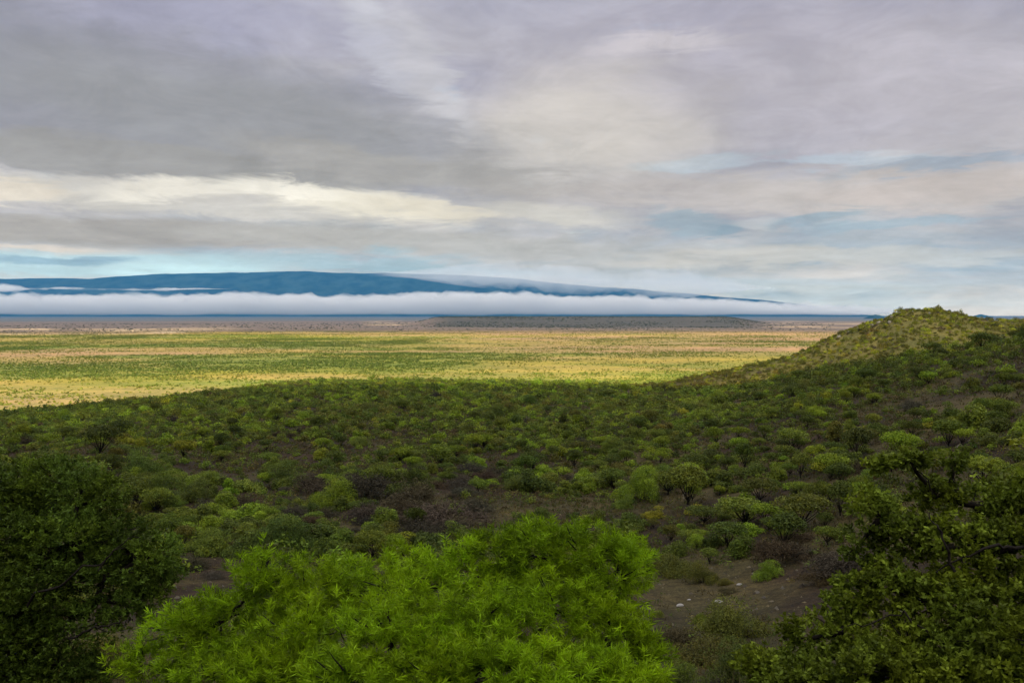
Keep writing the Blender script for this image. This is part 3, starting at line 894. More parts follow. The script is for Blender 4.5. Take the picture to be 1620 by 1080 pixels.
tag(link('undergrowth', make_mesh('undergrowth', V, F, [M_leaf_tint], {'tint': ('FLOAT_COLOR', np.repeat(colr, q * 4, 0)), 'leafvar': ('FLOAT', lv)})), 'low olive and brown weeds filling the ground between the bushes', 'undergrowth', kind='stuff')

# ---- scrub of the plain
NP = 520000
pd_ = np.sqrt(rg.uniform(950. ** 2, 6200. ** 2, NP)); pa = np.radians(rg.uniform(-32.5, 26, NP))
x, y = pd_ * np.sin(pa), pd_ * np.cos(pa)
g, py_, xa_, left_ = cover(x, y)
fine = .55 * fbm(x / 45, y / 45, 95, 3) + .45 * fbm(x / 190, y / 240, 99, 3)
pr = (.05 + .95 * g ** 1.6) * (.15 + 1.6 * sstep(.38, .62, fine)) * lerp(.75, .35, sstep(2500, 6000, pd_))
k_ = rg.random(NP) < pr * 1.0
x, y, g, pd_ = x[k_], y[k_], g[k_], pd_[k_]
z = H(x, y)
n = len(x)
q = 9
w = rg.uniform(2.3, 5.0, n) * lerp(1, 1.4, sstep(2500, 6000, pd_)); h_ = w * rg.uniform(.45, .75, n)
S = unit(rg.normal(size=(n, q, 3))); S[..., 2] = np.abs(S[..., 2]) * .9 + .05; S = unit(S)
P = np.stack([x, y, z], 1)[:, None, :] + S * np.stack([w * .42, w * .42, h_ * .8], 1)[:, None, :] * rg.uniform(.7, 1.0, (n, q, 1))
Lq = np.repeat(w * .55, q)
V, F = leaf_quads(P.reshape(-1, 3), (S + .4 * rg.normal(size=S.shape) + np.array([0, 0, .5])).reshape(-1, 3), Lq, Lq * .75, rg)
mixg = np.clip(g + rg.normal(0, .2, n), 0, 1)[:, None]
colr = lerp(np.array([.300, .270, .044]), np.array([.165, .235, .030]), mixg) * rg.normal(1, .15, (n, 1))
colr = lerp(colr, colr.mean(1, keepdims=True) * np.array([1.15, 1.0, .8]), sstep(4200, 6000, pd_)[:, None])
colr = np.clip(colr, .01, .4)
lv = np.clip(np.repeat(rg.normal(1, .12, n * q), 4), .5, 1.6)
tag(link('plain_scrub', make_mesh('plain_scrub', V, F, [M_leaf_tint], {'tint': ('FLOAT_COLOR', np.repeat(colr, q * 4, 0)), 'leafvar': ('FLOAT', lv)})), 'countless bushes dotted over the sunlit plain', 'scrub', kind='stuff')

# ---- woods on the low rise far out, dark tint also standing for cloud shade
NW = 26000
wd = np.sqrt(rg.uniform(5600. ** 2, 10500. ** 2, NW)); wa = np.radians(rg.uniform(-31, 20, NW))
x, y = wd * np.sin(wa), wd * np.cos(wa)
xa_ = CX + FPX * np.tan(wa)
k_ = rg.random(NW) < (.10 + .9 * sstep(650, 720, xa_) * (1 - sstep(1150, 1230, xa_)) * sstep(6300, 7000, wd)) * sstep(.3, .6, fbm(x / 500, y / 300, 98, 3))
x, y = x[k_], y[k_]; z = H(x, y); n = len(x); q = 7
w = rg.uniform(9, 22, n); h_ = rg.uniform(3.5, 8, n)
S = unit(rg.normal(size=(n, q, 3))); S[..., 2] = np.abs(S[..., 2])
P = np.stack([x, y, z], 1)[:, None, :] + S * np.stack([w * .45, w * .45, h_ * .8], 1)[:, None, :]
V, F = leaf_quads(P.reshape(-1, 3), (S + .4 * rg.normal(size=S.shape)).reshape(-1, 3), np.repeat(w * .5, q), np.repeat(h_ * .7, q), rg)
colr = np.array([.050, .056, .040]) * rg.normal(1, .25, (n, 1))
tag(link('far_woods', make_mesh('far_woods', V, F, [M_leaf_tint], {'tint': ('FLOAT_COLOR', np.repeat(np.clip(colr, .01, .2), q * 4, 0)), 'leafvar': ('FLOAT', np.ones(len(V)))})), 'dark woodland on the low rise far out on the plain', 'woods', kind='stuff')

# ---- grass between the bushes
NG = 64000
gd = np.sqrt(rg.uniform(16. ** 2, 230. ** 2, NG)); ga = np.radians(rg.uniform(-33, 33, NG))
x, y = gd * np.sin(ga), gd * np.cos(ga)
gpx, gpy = project(np.stack([x, y, H(x, y)], 1))
bare = ((gpx > 1005) & (gpx < 1345) & (gpy > 900) & (gpy < 980)) | ((gpx > 270) & (gpx < 425) & (gpy > 880) & (gpy < 960))
k_ = (rg.random(NG) < .15 + .85 * sstep(.38, .6, fbm(x / 9, y / 9, 97, 3))) & (~bare | (rg.random(NG) < .12))
x, y, gd = x[k_], y[k_], gd[k_]
n = len(x); q = 6
hgt = rg.uniform(.25, .65, n)
root = np.stack([x, y, H(x, y)], 1)[:, None, :] + rg.normal(0, .13, (n, q, 3)) * np.array([1, 1, 0])
dr = unit(np.array([0, 0, 1.]) + .45 * rg.normal(size=(n, q, 3)))
L = np.repeat(hgt, q) * rg.uniform(.6, 1.2, n * q)
Pm = root.reshape(-1, 3) + dr.reshape(-1, 3) * (L * .45)[:, None]
V, F = leaf_quads(Pm, rg.normal(size=(n * q, 3)), L, np.repeat(.03 + .0004 * gd, q), rg, dr.reshape(-1, 3))
pal = np.array([[.078, .064, .026], [.056, .044, .022], [.062, .078, .018], [.05, .078, .016]])
colr = pal[rg.choice(4, n, p=[.36, .28, .2, .16])] * rg.normal(1, .15, (n, 1))
tag(link('grass', make_mesh('grass', V, F, [M_leaf_tint], {'tint': ('FLOAT_COLOR', np.repeat(np.clip(colr, .01, .4), q * 4, 0)), 'leafvar': ('FLOAT', np.ones(len(V)))})), 'dry brown and green grass tufts between the bushes', 'grass', kind='stuff')

# ---- rubble and fallen twigs on the bare soil
NR = 5200
bd = np.sqrt(rg.uniform(55. ** 2, 150. ** 2, NR)); ba = np.radians(rg.uniform(-22, 30, NR))
x, y = bd * np.sin(ba), bd * np.cos(ba); z = H(x, y)
bqx, bqy = project(np.stack([x, y, z], 1))
k_ = ((bqx > 990) & (bqx < 1360) & (bqy > 890) & (bqy < 1000)) | ((bqx > 260) & (bqx < 440) & (bqy > 860) & (bqy < 970)) | (rg.random(NR) < .35)
x, y, z = x[k_], y[k_], z[k_]; n = len(x)
O = np.array([[1, 0, 0], [0, 1, 0], [-1, 0, 0], [0, -1, 0], [0, 0, .8], [0, 0, -.3]], float)
sz = rg.lognormal(math.log(.09), .5, n)[:, None, None]
V = (O[None] * rg.uniform(.6, 1.4, (n, 6, 1)) * sz * rg.uniform(.6, 1.5, (n, 1, 3)) + np.stack([x, y, z], 1)[:, None, :]).reshape(-1, 3)
T6 = np.array([[0, 1, 4, 4], [1, 2, 4, 4], [2, 3, 4, 4], [3, 0, 4, 4]])[:, :3]
F = (np.arange(n)[:, None, None] * 6 + T6[None]).reshape(-1, 3)
colr = lerp(np.array([.055, .045, .035]), np.array([.15, .135, .11]), rg.random((n, 1)) ** 2)
tag(link('gravel', make_mesh('gravel', V, F, [M_leaf_tint], {'tint': ('FLOAT_COLOR', np.repeat(colr, 6, 0)), 'leafvar': ('FLOAT', np.ones(len(V)))})), 'small stones and rubble strewn over the bare soil', 'gravel', kind='stuff')

# ---- pale stones lying on the bare soil
M_stone, t = new_mat('pale_stone')
n_ = t.noise(t.node('ShaderNodeTexCoord').outputs['Object'], 5, 5, .7)
d = t.node('ShaderNodeBsdfPrincipled'); t.put(d.inputs['Base Color'], t.mix(n_, (.12, .11, .095), (.30, .28, .25))); d.inputs['Roughness'].default_value = .9
t.t.links.new(d.outputs[0], t.node('ShaderNodeOutputMaterial').inputs[0])
import bmesh
M_rock, t = new_mat('grey_rock')
n_ = t.noise(t.node('ShaderNodeTexCoord').outputs['Object'], 3, 6, .7)
d = t.node('ShaderNodeBsdfPrincipled'); t.put(d.inputs['Base Color'], t.mix(t.ss(.35, .65, n_), (.05, .048, .04), (.16, .15, .12))); d.inputs['Roughness'].default_value = .95
t.t.links.new(d.outputs[0], t.node('ShaderNodeOutputMaterial').inputs[0])
r_ = np.random.default_rng(77)
for i, (px, py) in enumerate([(1399, 503), (1412, 499), (1424, 494), (1392, 509), (1408, 508), (1380, 512), (1470, 494), (1490, 497), (1344, 523), (1328, 531)]):
    a_ = math.atan((px - CX) / FPX)
    ds_ = np.linspace(520, HILL_D, 60)
    qx, qy = ds_ * math.sin(a_), ds_ * math.cos(a_)
    qpx, qpy = project(np.stack([qx, qy, H(qx, qy)], 1))
    k = int(np.argmin(np.abs(qpy - py - 2)))
    bm = bmesh.new(); bmesh.ops.create_icosphere(bm, subdivisions=3, radius=.5)
    off = r_.uniform(0, 50, 2)
    for v in bm.verts:
        f = .6 + .8 * float(fbm(v.co.x * 2 + off[0] + v.co.z, v.co.y * 2 + off[1] - v.co.z, 3, 3))
        v.co = Vector((v.co.x * f, v.co.y * f * .8, v.co.z * f * .75))
    me = bpy.data.meshes.new('boulder'); bm.to_mesh(me); bm.free(); me.materials.append(M_rock)
    w = r_.uniform(2.0, 3.6)
    tag(link('boulder', me, None, (qx[k], qy[k], float(H(qx[k], qy[k])) + .08 * w), r_.uniform(0, 3), (w, w * .8, w * .8)), 'grey boulder half hidden in the scrub near the top of the sunlit hill', 'boulder', 'boulders near the top of the sunlit hill')
for i, (px, py, w, lab) in enumerate([(1076, 958, .75, 'long pale stone on the bare soil nearest the lime acacia'), (1137, 953, .85, 'flat pale stone on the bare soil below a straw coloured bush'), (1090, 949, .4, 'smallest pale stone, between two larger ones on the bare soil'), (1170, 925, .6, 'pale stone at the upper edge of the bare soil')]):
    p = drop(px, py)
    w *= .8
    r_ = np.random.default_rng(900 + i)
    import bmesh
    bm = bmesh.new(); bmesh.ops.create_icosphere(bm, subdivisions=3, radius=.5)
    off = r_.uniform(0, 50, 2)
    for v in bm.verts:
        f = .75 + .5 * float(fbm(v.co.x * 2.2 + off[0] + v.co.z, v.co.y * 2.2 + off[1] - v.co.z, 3, 3))
        v.co = Vector((v.co.x * f, v.co.y * f * .7, max(v.co.z * f * .5, -.12)))
    me = bpy.data.meshes.new('stone'); bm.to_mesh(me); bm.free(); me.materials.append(M_stone)
    tag(link('stone', me, None, (p[0], p[1], float(H(p[0], p[1])) + .02), r_.uniform(-.5, .5), (w, w, w)), lab, 'stone', 'pale stones on the bare soil')
print('PLANTS', cnt, 'mass', len(mass), 'plain', len(pd_))
# ------------------------------------------------------------------ far mountain and hills
MY = 44000.0
mpx = [-260, 0, 80, 150, 200, 260, 300, 380, 480, 560, 640, 700, 800, 860, 900, 960, 1000, 1100, 1200, 1260, 1300, 1345]
mpy = [442, 440, 440, 441, 437, 434, 433, 431, 429, 432, 433, 434, 439, 445, 449, 455, 457, 466, 474, 481, 490, 500]
gx = np.linspace((-260 - CX) / FPX * MY, (1400 - CX) / FPX * MY, 420)
gy = np.concatenate([np.linspace(37000, MY, 60), np.linspace(MY, 52000, 30)[1:]])
GX, GY = np.meshgrid(gx, gy, indexing='ij')
prof = np.interp(GX / MY * FPX + CX, mpx, [(HZ - v) / FPX * MY for v in mpy]) + 100
# spurs and valleys running down the face
sp_ = 1 - np.abs(2 * fbm(GX / 2600 + (GY - MY) / 9000, GY / 9000, 131, 4) - 1)
rise = np.where(GY < MY, sstep(37000, MY, GY) ** .8, 1 - .6 * sstep(MY, 52000, GY))
GZ = PLAIN + prof * rise * (1 - .40 * (1 - sp_) * (1 - rise * .93)) + 90 * (fbm(GX / 1300, GY / 900, 133, 5) - .5) * rise
GZ[:, 0] = PLAIN - 40; GZ[0, :] = PLAIN - 40; GZ[-1, :] = PLAIN - 40; GZ[:, -1] = PLAIN - 40
na, nd = GX.shape
idx = np.arange(na * nd).reshape(na, nd)
F = np.stack([idx[:-1, :-1], idx[1:, :-1], idx[1:, 1:], idx[:-1, 1:]], -1).reshape(-1, 4)
M_mtn, t = new_mat('mountain_forest')
pos = t.node('ShaderNodeNewGeometry').outputs['Position']
n_ = t.noise(pos, .0012, 6, .65)
d = t.node('ShaderNodeBsdfPrincipled'); t.put(d.inputs['Base Color'], t.mix(t.ss(.35, .65, n_), (.010, .026, .034), (.030, .058, .064))); d.inputs['Roughness'].default_value = 1
d.inputs['Specular IOR Level'].default_value = 0
t.t.links.new(d.outputs[0], t.node('ShaderNodeOutputMaterial').inputs[0])
tag(link('mountain', make_mesh('mountain', np.stack([GX, GY, GZ], -1).reshape(-1, 3), F, [M_mtn], smooth=True)), 'long blue forested mountain above the bank of fog', 'mountain', kind='structure')
for (px, py, wpx, dist) in ((1385, 496, 50, 20000.), (1552, 496.5, 50, 30000.)):
    c0 = pt(px, py, dist); hh = c0[2] - PLAIN; ww = wpx / FPX * dist
    u = np.linspace(-1, 1, 40); U, W_ = np.meshgrid(u, u, indexing='ij')
    rr = np.sqrt(U ** 2 + W_ ** 2)
    zz = PLAIN - 30 + (hh + 30) * np.clip(1 - rr, 0, 1) ** 1.15 * (.8 + .4 * fbm(U * 3 + px, W_ * 3, 141, 4))
    k = np.arange(1600).reshape(40, 40)
    F = np.stack([k[:-1, :-1], k[1:, :-1], k[1:, 1:], k[:-1, 1:]], -1).reshape(-1, 4)
    tag(link('hills', make_mesh('hills', np.stack([c0[0] + U * ww * .5, dist + W_ * ww * .5, zz], -1).reshape(-1, 3), F, [M_mtn], smooth=True)), 'small blue cone shaped hill far beyond the sunlit hill', 'hill', kind='structure')


# ------------------------------------------------------------------ fog lying in front of the mountain
def slab(name, xs, ys, top, bot, mat):
    """closed lumpy layer: top and bottom given on a grid, pinched together round its edge"""
    a, b = top.shape
    GX, GY = np.meshgrid(xs, ys, indexing='ij')
    e = np.zeros((a, b), bool); e[0] = e[-1] = True; e[:, 0] = e[:, -1] = True
    mid = .5 * (top + bot)
    top = np.where(e, mid + .5, np.maximum(top, bot + 2)); bot = np.where(e, mid - .5, bot)
    V = np.concatenate([np.stack([GX, GY, top], -1).reshape(-1, 3), np.stack([GX, GY, bot], -1).reshape(-1, 3)])
    k = np.arange(a * b).reshape(a, b); m_ = a * b
    T = np.stack([k[:-1, :-1], k[1:, :-1], k[1:, 1:], k[:-1, 1:]], -1).reshape(-1, 4)
    B_ = T[:, ::-1] + m_
    S_ = []
    for ln, fl in ((k[0, :], 0), (k[-1, :], 1), (k[:, 0], 1), (k[:, -1], 0)):
        q = np.stack([ln[:-1], ln[1:], ln[1:] + m_, ln[:-1] + m_], -1)
        S_.append(q[:, ::-1] if fl else q)
    return make_mesh(name, V, np.concatenate([T, B_] + S_), [mat])


def fog_material(name, dens, col=(.97, .97, .98)):
    m, t = new_mat(name)
    v = t.node('ShaderNodeVolumePrincipled')
    v.inputs['Color'].default_value = (*col, 1); v.inputs['Density'].default_value = dens; v.inputs['Anisotropy'].default_value = 0.0
    t.t.links.new(v.outputs[0], t.node('ShaderNodeOutputMaterial').inputs['Volume'])
    return m


FY = 25000.0
fpx = [-260, 0, 100, 200, 300, 380, 430, 560, 700, 830, 900, 1000, 1060, 1100, 1150, 1200, 1300, 1350, 1440]
fpy = [468, 467, 467, 465, 467, 464, 465, 466, 464, 463, 467, 468, 470, 473, 476, 480, 484, 487, 494]
fx = np.linspace((-260 - CX) / FPX * FY, (1440 - CX) / FPX * FY, 680); fy = np.linspace(FY - 600, FY + 3800, 48)
GX, GY = np.meshgrid(fx, fy, indexing='ij')
pxs = GX / GY * FPX + CX
ht = np.interp(pxs, fpx, [(HZ - v) / FPX * FY for v in fpy])
puff = fbm(GX / 420, GY / 420, 151, 5, .62); big = fbm(GX / 2300, GY / 2300, 153, 3)
row = .72 + .28 * sstep(0, 1, (GY - FY + 600) / 1800) + .0 * puff
bil = 1 - np.abs(2 * fbm(GX / 700, GY / 700, 159, 3) - 1)
top = ht * row + 420 * (puff - .5) + 170 * (big - .5) + 130 * (bil - .75)
fr = sstep(0, .25, (GY - FY + 600) / 4400) * (1 - sstep(.8, 1, (GY - FY + 600) / 4400))
bot = -15 + (.85) * ht * (1 - sstep(0, 3600, GY - FY + 600)) + 70 * (fbm(GX / 1500, GY / 1500, 157, 3) - .5) + (1 - fr) * 60
bot = np.minimum(bot, top - 4)
tag(link('fog', slab('fog', fx, fy, top, bot, fog_material('fog', .0010, (.80, .81, .83)))), 'long white bank of fog lying along the foot of the mountain', 'fog', kind='stuff')


# thin scraps of cloud on the mountain's face and the cloud that sits on its long shoulder
def scraps(y0, y1, x0p, x1p, base_p, thick, thr, seed, dens, tilt=0.0, nx=420, ny=30, tone=.95, lead=.2, sx_=2600.):
    xs = np.linspace((x0p - CX) / FPX * y0, (x1p - CX) / FPX * y0, nx); ys = np.linspace(y0, y1, ny)
    GX, GY = np.meshgrid(xs, ys, indexing='ij')
    u = (GX - xs[0]) / (xs[-1] - xs[0])
    n_ = fbm(GX / sx_, GY / 2000, seed, 5) + .35 * (fbm(GX / 500, GY / 500, seed + 9, 3) - .5)
    env = sstep(0, lead, u) * (1 - sstep(.75, 1, u)) * sstep(y0, lerp(y0, y1, .3), GY) * (1 - sstep(lerp(y0, y1, .7), y1, GY))
    th = thick * np.clip((n_ - thr) / .25, 0, 1.3) * env
    mid = (HZ - (base_p + tilt * u)) / FPX * y0 + 120 * (fbm(GX / 3000, GY / 3000, seed + 4, 3) - .5)
    return slab('cloud', xs, ys, mid + th * .6 + 1, mid - th * .4 - 1, fog_material('cloud', dens, (tone, tone, tone)))


tag(link('fog', scraps(33000., 36000., -120, 330, 455, 260, .52, 171, .0011, 0, sx_=1300.)), 'thin scraps of fog low on the mountain face', 'fog', kind='stuff')
tag(link('cloud', scraps(36500., 43500., 550, 1260, 427, 1000, .29, 181, .00019, 27, tone=.95, lead=.38)), 'soft cloud sitting on the long shoulder of the mountain', 'cloud', kind='stuff')


# unseen small clouds added behind the viewpoint to lay shade patches on the sunlit plain
M_shade_cloud, t = new_mat('shade_cloud_white')
d = t.node('ShaderNodeBsdfDiffuse'); d.inputs[0].default_value = (.9, .9, .92, 1)
tr = t.node('ShaderNodeBsdfTranslucent'); tr.inputs[0].default_value = (.9, .9, .92, 1)
mx = t.node('ShaderNodeMixShader'); mx.inputs[0].default_value = .6
t.t.links.new(d.outputs[0], mx.inputs[1]); t.t.links.new(tr.outputs[0], mx.inputs[2]); t.t.links.new(mx.outputs[0], t.node('ShaderNodeOutputMaterial').inputs[0])
CALT = 3000.0
coff = (CALT - PLAIN) / math.tan(SUN_EL)
for i, (sx_, sy_, wx, wy) in enumerate([(-900, 1840, 2300, 540), (-700, 2680, 2600, 460), (-2300, 3500, 1500, 400), (900, 3250, 1900, 330), (2300, 2500, 900, 260), (-500, 4700, 4200, 420), (250, 1950, 700, 160)]):
    ux = np.linspace(-1, 1, 46); UX, UY = np.meshgrid(ux, ux, indexing='ij')
    rr = np.sqrt(UX ** 2 + UY ** 2) + 1.1 * (fbm(UX * 2.2 + 7 * i, UY * 2.2, 191, 4) - .5)
    th = 260 * np.sqrt(np.clip(1 - rr / .85, 0, 1))
    cx0, cy0 = sx_ + SUN_H[0] * coff, sy_ + SUN_H[1] * coff
    ok = th > 0
    k = np.arange(46 * 46).reshape(46, 46)
    T = np.stack([k[:-1, :-1], k[1:, :-1], k[1:, 1:], k[:-1, 1:]], -1).reshape(-1, 4)
    T = T[ok.ravel()[T].any(1)]
    base = np.stack([cx0 + UX * wx * .62, cy0 + UY * wy * .62], -1)
    V = np.concatenate([np.concatenate([base, (CALT + th)[..., None]], -1).reshape(-1, 3), np.concatenate([base, (CALT - th * .3)[..., None]], -1).reshape(-1, 3)])
    tag(link('cloud', make_mesh('cloud', V, np.concatenate([T, T[:, ::-1] + 46 * 46]), [M_shade_cloud], smooth=True)), 'unseen small cloud added high behind the viewpoint to shade part of the plain', 'cloud', kind='stuff')

# ------------------------------------------------------------------ air
HAZE_D, HAZE_TOP, HAZE_C = 1.3e-5, 2300.0, (.055, .27, .60)
hx, hy0, hy1, hz0, hz1 = 66000.0, -63000.0, 66000.0, -165.0, HAZE_TOP
V = np.array([[sx * hx, y_, z_] for z_ in (hz0, hz1) for y_ in (hy0, hy1) for sx in (-1, 1)])
F = np.array([[0, 2, 3, 1], [4, 5, 7, 6], [0, 1, 5, 4], [2, 6, 7, 3], [0, 4, 6, 2], [1, 3, 7, 5]])
tag(link('haze', make_mesh('haze', V, F, [fog_material('haze', HAZE_D, HAZE_C)])), 'thin blue morning haze over the whole plain', 'haze', kind='stuff')
# ------------------------------------------------------------------ sky
world = bpy.data.worlds.new("World"); sc.world = world; world.use_nodes = True
t = NT(world.node_tree)
STR = 0.1
K = 1.0 / STR
gen = t.node('ShaderNodeTexCoord').outputs['Generated']
dirv = t.vm('NORMALIZE', gen)
sx = t.node('ShaderNodeSeparateXYZ'); t.put(sx.inputs[0], dirv)
dx, dy, dz = sx.outputs
AZ = t.m('MULTIPLY', t.m('ARCTAN2', dx, dy), 180 / math.pi)
EL = t.m('MULTIPLY', t.m('ARCSINE', dz), 180 / math.pi)
sky = t.node('ShaderNodeTexSky'); sky.sky_type = 'NISHITA'; sky.sun_disc = False
sky.sun_elevation = SUN_EL; sky.sun_rotation = SUN_AZ; sky.air_density = 1.0; sky.dust_density = 1.2
# the layer the clouds lie in, seen in perspective
zz = t.m('ADD', t.m('MAXIMUM', dz, 0.0), 0.13)
P = t.comb(t.m('DIVIDE', dx, zz), t.m('DIVIDE', dy, zz), 0.0)
wc = t.noise(P, .55, 4, .55, col=True)
sw = t.node('ShaderNodeSeparateColor'); t.put(sw.inputs[0], wc)
w1 = t.m('MULTIPLY', t.m('SUBTRACT', sw.outputs[0], .5), 22.0)
w2 = t.m('MULTIPLY', t.m('SUBTRACT', sw.outputs[1], .5), 5.5)
nA = t.noise(P, .9, 6, .58, .3)          # broad cloud masses
nB = t.noise(P, 2.6, 6, .62, .4)         # lumps
flat = t.comb(t.m('MULTIPLY', AZ, .055), t.m('MULTIPLY', EL, .30), 0.0)
nC = t.noise(flat, 1.0, 6, .6, .5)       # long flat streaks near the horizon
nD = t.noise(flat, 3.2, 6, .65, .6)
nE = t.m('ADD', t.m('MULTIPLY', nB, .6), t.m('MULTIPLY', nD, .4))
AZw, ELw = t.m('ADD', AZ, w1), t.m('ADD', EL, w2)


def ang(px, py):
    a = math.atan((px - CX) / FPX)
    return math.degrees(a), math.degrees(math.atan((HZ - py) / FPX * math.cos(a)))


def warped(k, rag):
    u = t.m('ADD', AZ, t.m('ADD', t.m('MULTIPLY', w1, k), t.m('MULTIPLY', t.m('SUBTRACT', nE, .5), 11.0 * rag)))
    v = t.m('ADD', EL, t.m('ADD', t.m('MULTIPLY', w2, k), t.m('MULTIPLY', t.m('SUBTRACT', nD, .5), 4.4 * rag)))
    return t.comb(u, v, 0.0)


WARP = [warped(.15, .25), warped(.35, .6), warped(.9, .6)]


def blob(px, py, sx_, sy_, rot=0.0, wl=1, edge=0.0):
    """soft mask of a cloud at a place in the sky, its edge broken by the noise"""
    a0, e0 = ang(px, py)
    mp = t.node('ShaderNodeMapping', vector_type='TEXTURE')
    t.put(mp.inputs['Vector'], WARP[wl])
    mp.inputs['Location'].default_value = (a0, e0, 0); mp.inputs['Rotation'].default_value = (0, 0, R(rot))
    mp.inputs['Scale'].default_value = (sx_ * 1.3 / 24.49, sy_ * 1.3 / 24.49, 1)
    g = t.node('ShaderNodeTexGradient', gradient_type='SPHERICAL'); t.put(g.inputs[0], mp.outputs[0])
    return t.ss(.04 + .10 * edge, .72 - .40 * edge, g.outputs['Fac'])


SKYK = 1.06 * 2 ** -0.35      # the view is exposed a third of a stop up


def sc_(c, k=1.0):
    l = lin(*c); return tuple(v * K * k * SKYK for v in l)


# colour of the sky seen through the blue air near the horizon
TAU = t.m('DIVIDE', HAZE_D * HAZE_TOP, t.m('MAXIMUM', dz, .030))
EXT = t.m('EXPONENT', TAU)
JH = tuple(c * .62 for c in HAZE_C)


def finish(col, k=1.0):
    bgn = t.node('ShaderNodeBackground')
    x = t.vm('MULTIPLY', col, t.comb(EXT, EXT, EXT))
    e1 = t.m('SUBTRACT', EXT, 1.0)
    x = t.vm('SUBTRACT', x, t.vm('MULTIPLY', t.comb(e1, e1, e1), tuple(K * v for v in JH)))
    x = t.vm('MAXIMUM', x, (.02, .02, .02))
    t.put(bgn.inputs[0], x); bgn.inputs[1].default_value = STR * k
    return bgn.outputs[0]


# clear sky, then the grey deck over nearly all of it
clear = t.mix(1.0, sky.outputs[0], (1.0, 1.05, 1.1), 'MULTIPLY')
deck = t.mix(t.ss(.36, .64, nA), sc_((160, 161, 172)), sc_((194, 190, 189)))
deck = t.mix(t.ss(9, 21, ELw), deck, t.mix(t.ss(.35, .65, nA), sc_((157, 157, 177)), sc_((183, 182, 195))))
# towards the zenith, out of view, the deck is brightened to light the ground
deck = t.mix(t.ss(24, 50, EL), deck, t.mix(t.ss(.35, .65, nA), sc_((216, 217, 224), 1.8), sc_((252, 250, 248), 2.6)))
base_col = t.mix(t.m('SUBTRACT', 1.0, t.m('MULTIPLY', t.ss(.60, .72, nB), .30)), clear, deck)
low = t.mix(t.ss(.38, .62, nC), sc_((160, 176, 188)), sc_((202, 198, 194)))
base_col = t.mix(t.m('SUBTRACT', 1.0, t.ss(2.5, 7.5, ELw)), base_col, low)
# fine unevenness of the cloud
hi = t.ss(6, 13, EL)
fine = t.m('ADD', .88, t.m('MULTIPLY', t.noise(P, 5.5, 7, .66, .6), .24))
fine = t.m('MULTIPLY', fine, t.m('ADD', 1.0, t.m('MULTIPLY', t.m('SUBTRACT', nD, .5), t.m('SUBTRACT', .34, t.m('MULTIPLY', hi, .28)))))
fine = t.m('MULTIPLY', fine, t.m('ADD', .86, t.m('MULTIPLY', nB, .28)))
nM = t.noise(t.comb(t.m('MULTIPLY', AZ, .15), t.m('MULTIPLY', EL, .34), 3.7), 1.0, 8, .64, .9)
fine = t.m('MULTIPLY', fine, t.m('ADD', .93, t.m('MULTIPLY', t.ss(.33, .67, nM), .14)))
FINE = t.comb(fine, fine, fine)
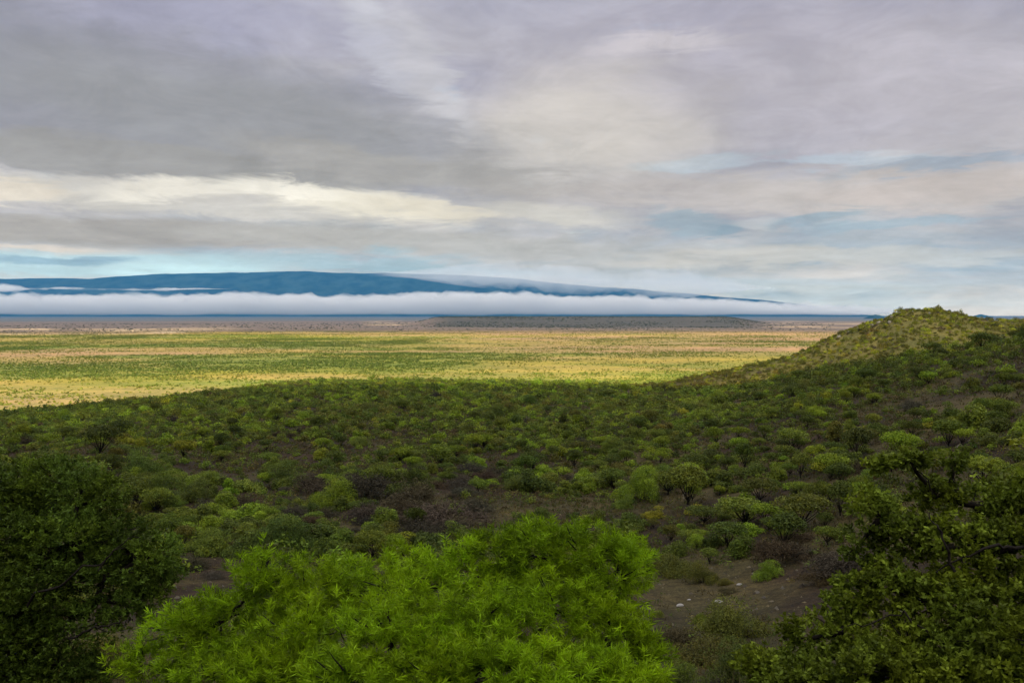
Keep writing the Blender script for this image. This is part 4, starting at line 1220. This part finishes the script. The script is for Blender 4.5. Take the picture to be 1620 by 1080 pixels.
# px, py, half width, half height, turn, colour, strength, raggedness, warp, edge
FE = [
    (1200, 120, 520, 120, 0, (188, 182, 190), .55, .5, 1, 0), (930, 200, 200, 110, 10, (206, 200, 192), .75, .5, 1, 0), (1400, 180, 260, 110, 0, (181, 177, 186), .6, .5, 1, 0),
    (60, 130, 420, 150, -8, (144, 145, 160), .90, .30, .8, 0), (380, 200, 520, 100, -6, (152, 153, 157), .92, .25, .6, 0), (250, 262, 420, 30, -3, (157, 156, 155), .9, .3, .4, .5), (640, 268, 300, 32, -6, (165, 163, 161), .9, .35, .4, .5),
    (560, 60, 150, 26, -38, (198, 199, 207), .60, .7, .8, 0), (690, 130, 140, 30, -42, (202, 201, 204), .5, .7, .8, 0), (1070, 70, 110, 16, 0, (206, 200, 203), .6, .8, .6, 0), (240, 20, 380, 40, -6, (166, 166, 188), .6, .7, 1, 0),
    (330, 322, 450, 27, -3, (208, 204, 196), .8, .4, .35, .5), (20, 296, 80, 14, 0, (224, 214, 198), .8, .7, .3, .2), (270, 302, 130, 17, 4, (244, 238, 224), .72, .8, .3, 0), (560, 324, 190, 24, -6, (240, 233, 214), .72, .7, .3, 0), (420, 300, 120, 17, -4, (246, 241, 228), .65, .8, .3, 0), (690, 340, 150, 16, -4, (224, 216, 198), .7, .7, .35, 0),
    (150, 366, 420, 21, 0, (168, 164, 160), .95, .25, .15, .6), (600, 380, 330, 20, -2, (178, 176, 172), .85, .35, .25, .3), (880, 395, 260, 18, 0, (180, 180, 178), .7, .5, .4, 0),
    (150, 418, 330, 22, 1, (184, 213, 220), .88, .4, .2, .3), (90, 392, 100, 4, 0, (226, 212, 196), .6, .5, .1, 0), (290, 427, 120, 9, 2, (200, 228, 231), .75, .7, .2, 0), (100, 412, 110, 7, 1, (142, 172, 190), .8, .8, .2, .2), (170, 408, 50, 5, 1, (140, 168, 186), .7, .8, .2, .2), (560, 408, 200, 14, -1, (164, 190, 200), .7, .6, .3, 0), (430, 434, 200, 8, 1, (176, 208, 216), .6, .6, .2, 0),
    (1190, 305, 420, 34, -1, (191, 184, 180), .75, .45, .4, 0), (1480, 300, 220, 28, 2, (198, 188, 183), .7, .5, .4, 0), (1090, 260, 100, 12, 2, (180, 200, 212), .38, .9, .4, .2), (1330, 254, 130, 11, -3, (180, 203, 217), .38, .9, .4, .2), (1400, 243, 36, 9, 8, (214, 219, 223), .3, .9, .5, 0), (1460, 262, 160, 9, 2, (152, 169, 186), .6, .7, .4, 0),
    (1080, 350, 80, 17, -6, (150, 170, 182), .65, .9, .4, .3), (1135, 360, 24, 12, 0, (138, 160, 175), .6, .9, .3, .3), (1290, 344, 90, 12, 6, (146, 167, 181), .7, .9, .4, .2), (1420, 352, 150, 9, 2, (154, 176, 190), .6, .8, .4, .2), (1185, 350, 50, 10, 0, (206, 208, 206), .4, .9, .5, 0), (860, 340, 150, 20, -6, (206, 202, 192), .7, .6, .4, 0),
    (1250, 405, 320, 16, 0, (200, 196, 188), .75, .6, .4, 0), (1020, 425, 200, 18, 0, (178, 181, 182), .6, .6, .4, 0), (1480, 400, 200, 14, 0, (186, 190, 191), .6, .6, .4, 0), (1560, 440, 90, 16, 0, (172, 178, 186), .6, .7, .3, .2), (1300, 450, 300, 18, 0, (184, 194, 198), .65, .6, .3, 0), (1300, 480, 320, 10, 0, (196, 204, 206), .6, .5, .2, 0), (720, 428, 220, 9, -2, (156, 182, 194), .6, .6, .25, 0)]


def pick_sh(test, a, b):
    n = t.node('ShaderNodeMixShader'); t.put(n.inputs[0], test)
    t.t.links.new(a, n.inputs[1]); t.t.links.new(b, n.inputs[2])
    return n.outputs[0]


c = base_col
for (px, py, wx, wy, rot, colr, st, rag, wp, edge) in FE:
    wl = 0 if wp <= .25 else 1 if wp < .6 else 2
    c = t.mix(t.m('MULTIPLY', blob(px, py, wx, wy, rot, wl, edge), st), c, sc_(colr))
front = finish(t.mix(1.0, c, FINE, 'MULTIPLY'))
rest = finish(t.mix(1.0, base_col, FINE, 'MULTIPLY'))
ahead = t.m('MULTIPLY', t.m('LESS_THAN', t.m('ABSOLUTE', AZ), 70.0), t.m('LESS_THAN', EL, 45.0))
t.t.links.new(pick_sh(ahead, rest, front), t.node('ShaderNodeOutputWorld').inputs[0])
world.cycles.sampling_method = 'MANUAL'; world.cycles.sample_map_resolution = 256

# ------------------------------------------------------------------ sun
sd = bpy.data.lights.new('sun', 'SUN'); sd.energy = 5.0; sd.angle = R(0.5); sd.color = (1.0, .88, .68)
so = bpy.data.objects.new('sun', sd); COL.objects.link(so)
S = Vector((math.sin(SUN_AZ) * math.cos(SUN_EL), math.cos(SUN_AZ) * math.cos(SUN_EL), math.sin(SUN_EL)))
so.rotation_euler = S.to_track_quat('Z', 'Y').to_euler(); so.location = (60, -80, 60)

sc.view_settings.view_transform = 'Standard'; sc.view_settings.look = 'None'
sc.view_settings.exposure = 0.35; sc.view_settings.gamma = 1.0
cy_ = sc.cycles
cy_.max_bounces = 8; cy_.diffuse_bounces = 3; cy_.glossy_bounces = 2; cy_.transmission_bounces = 3; cy_.volume_bounces = 2; cy_.transparent_max_bounces = 8
cy_.use_denoising = True
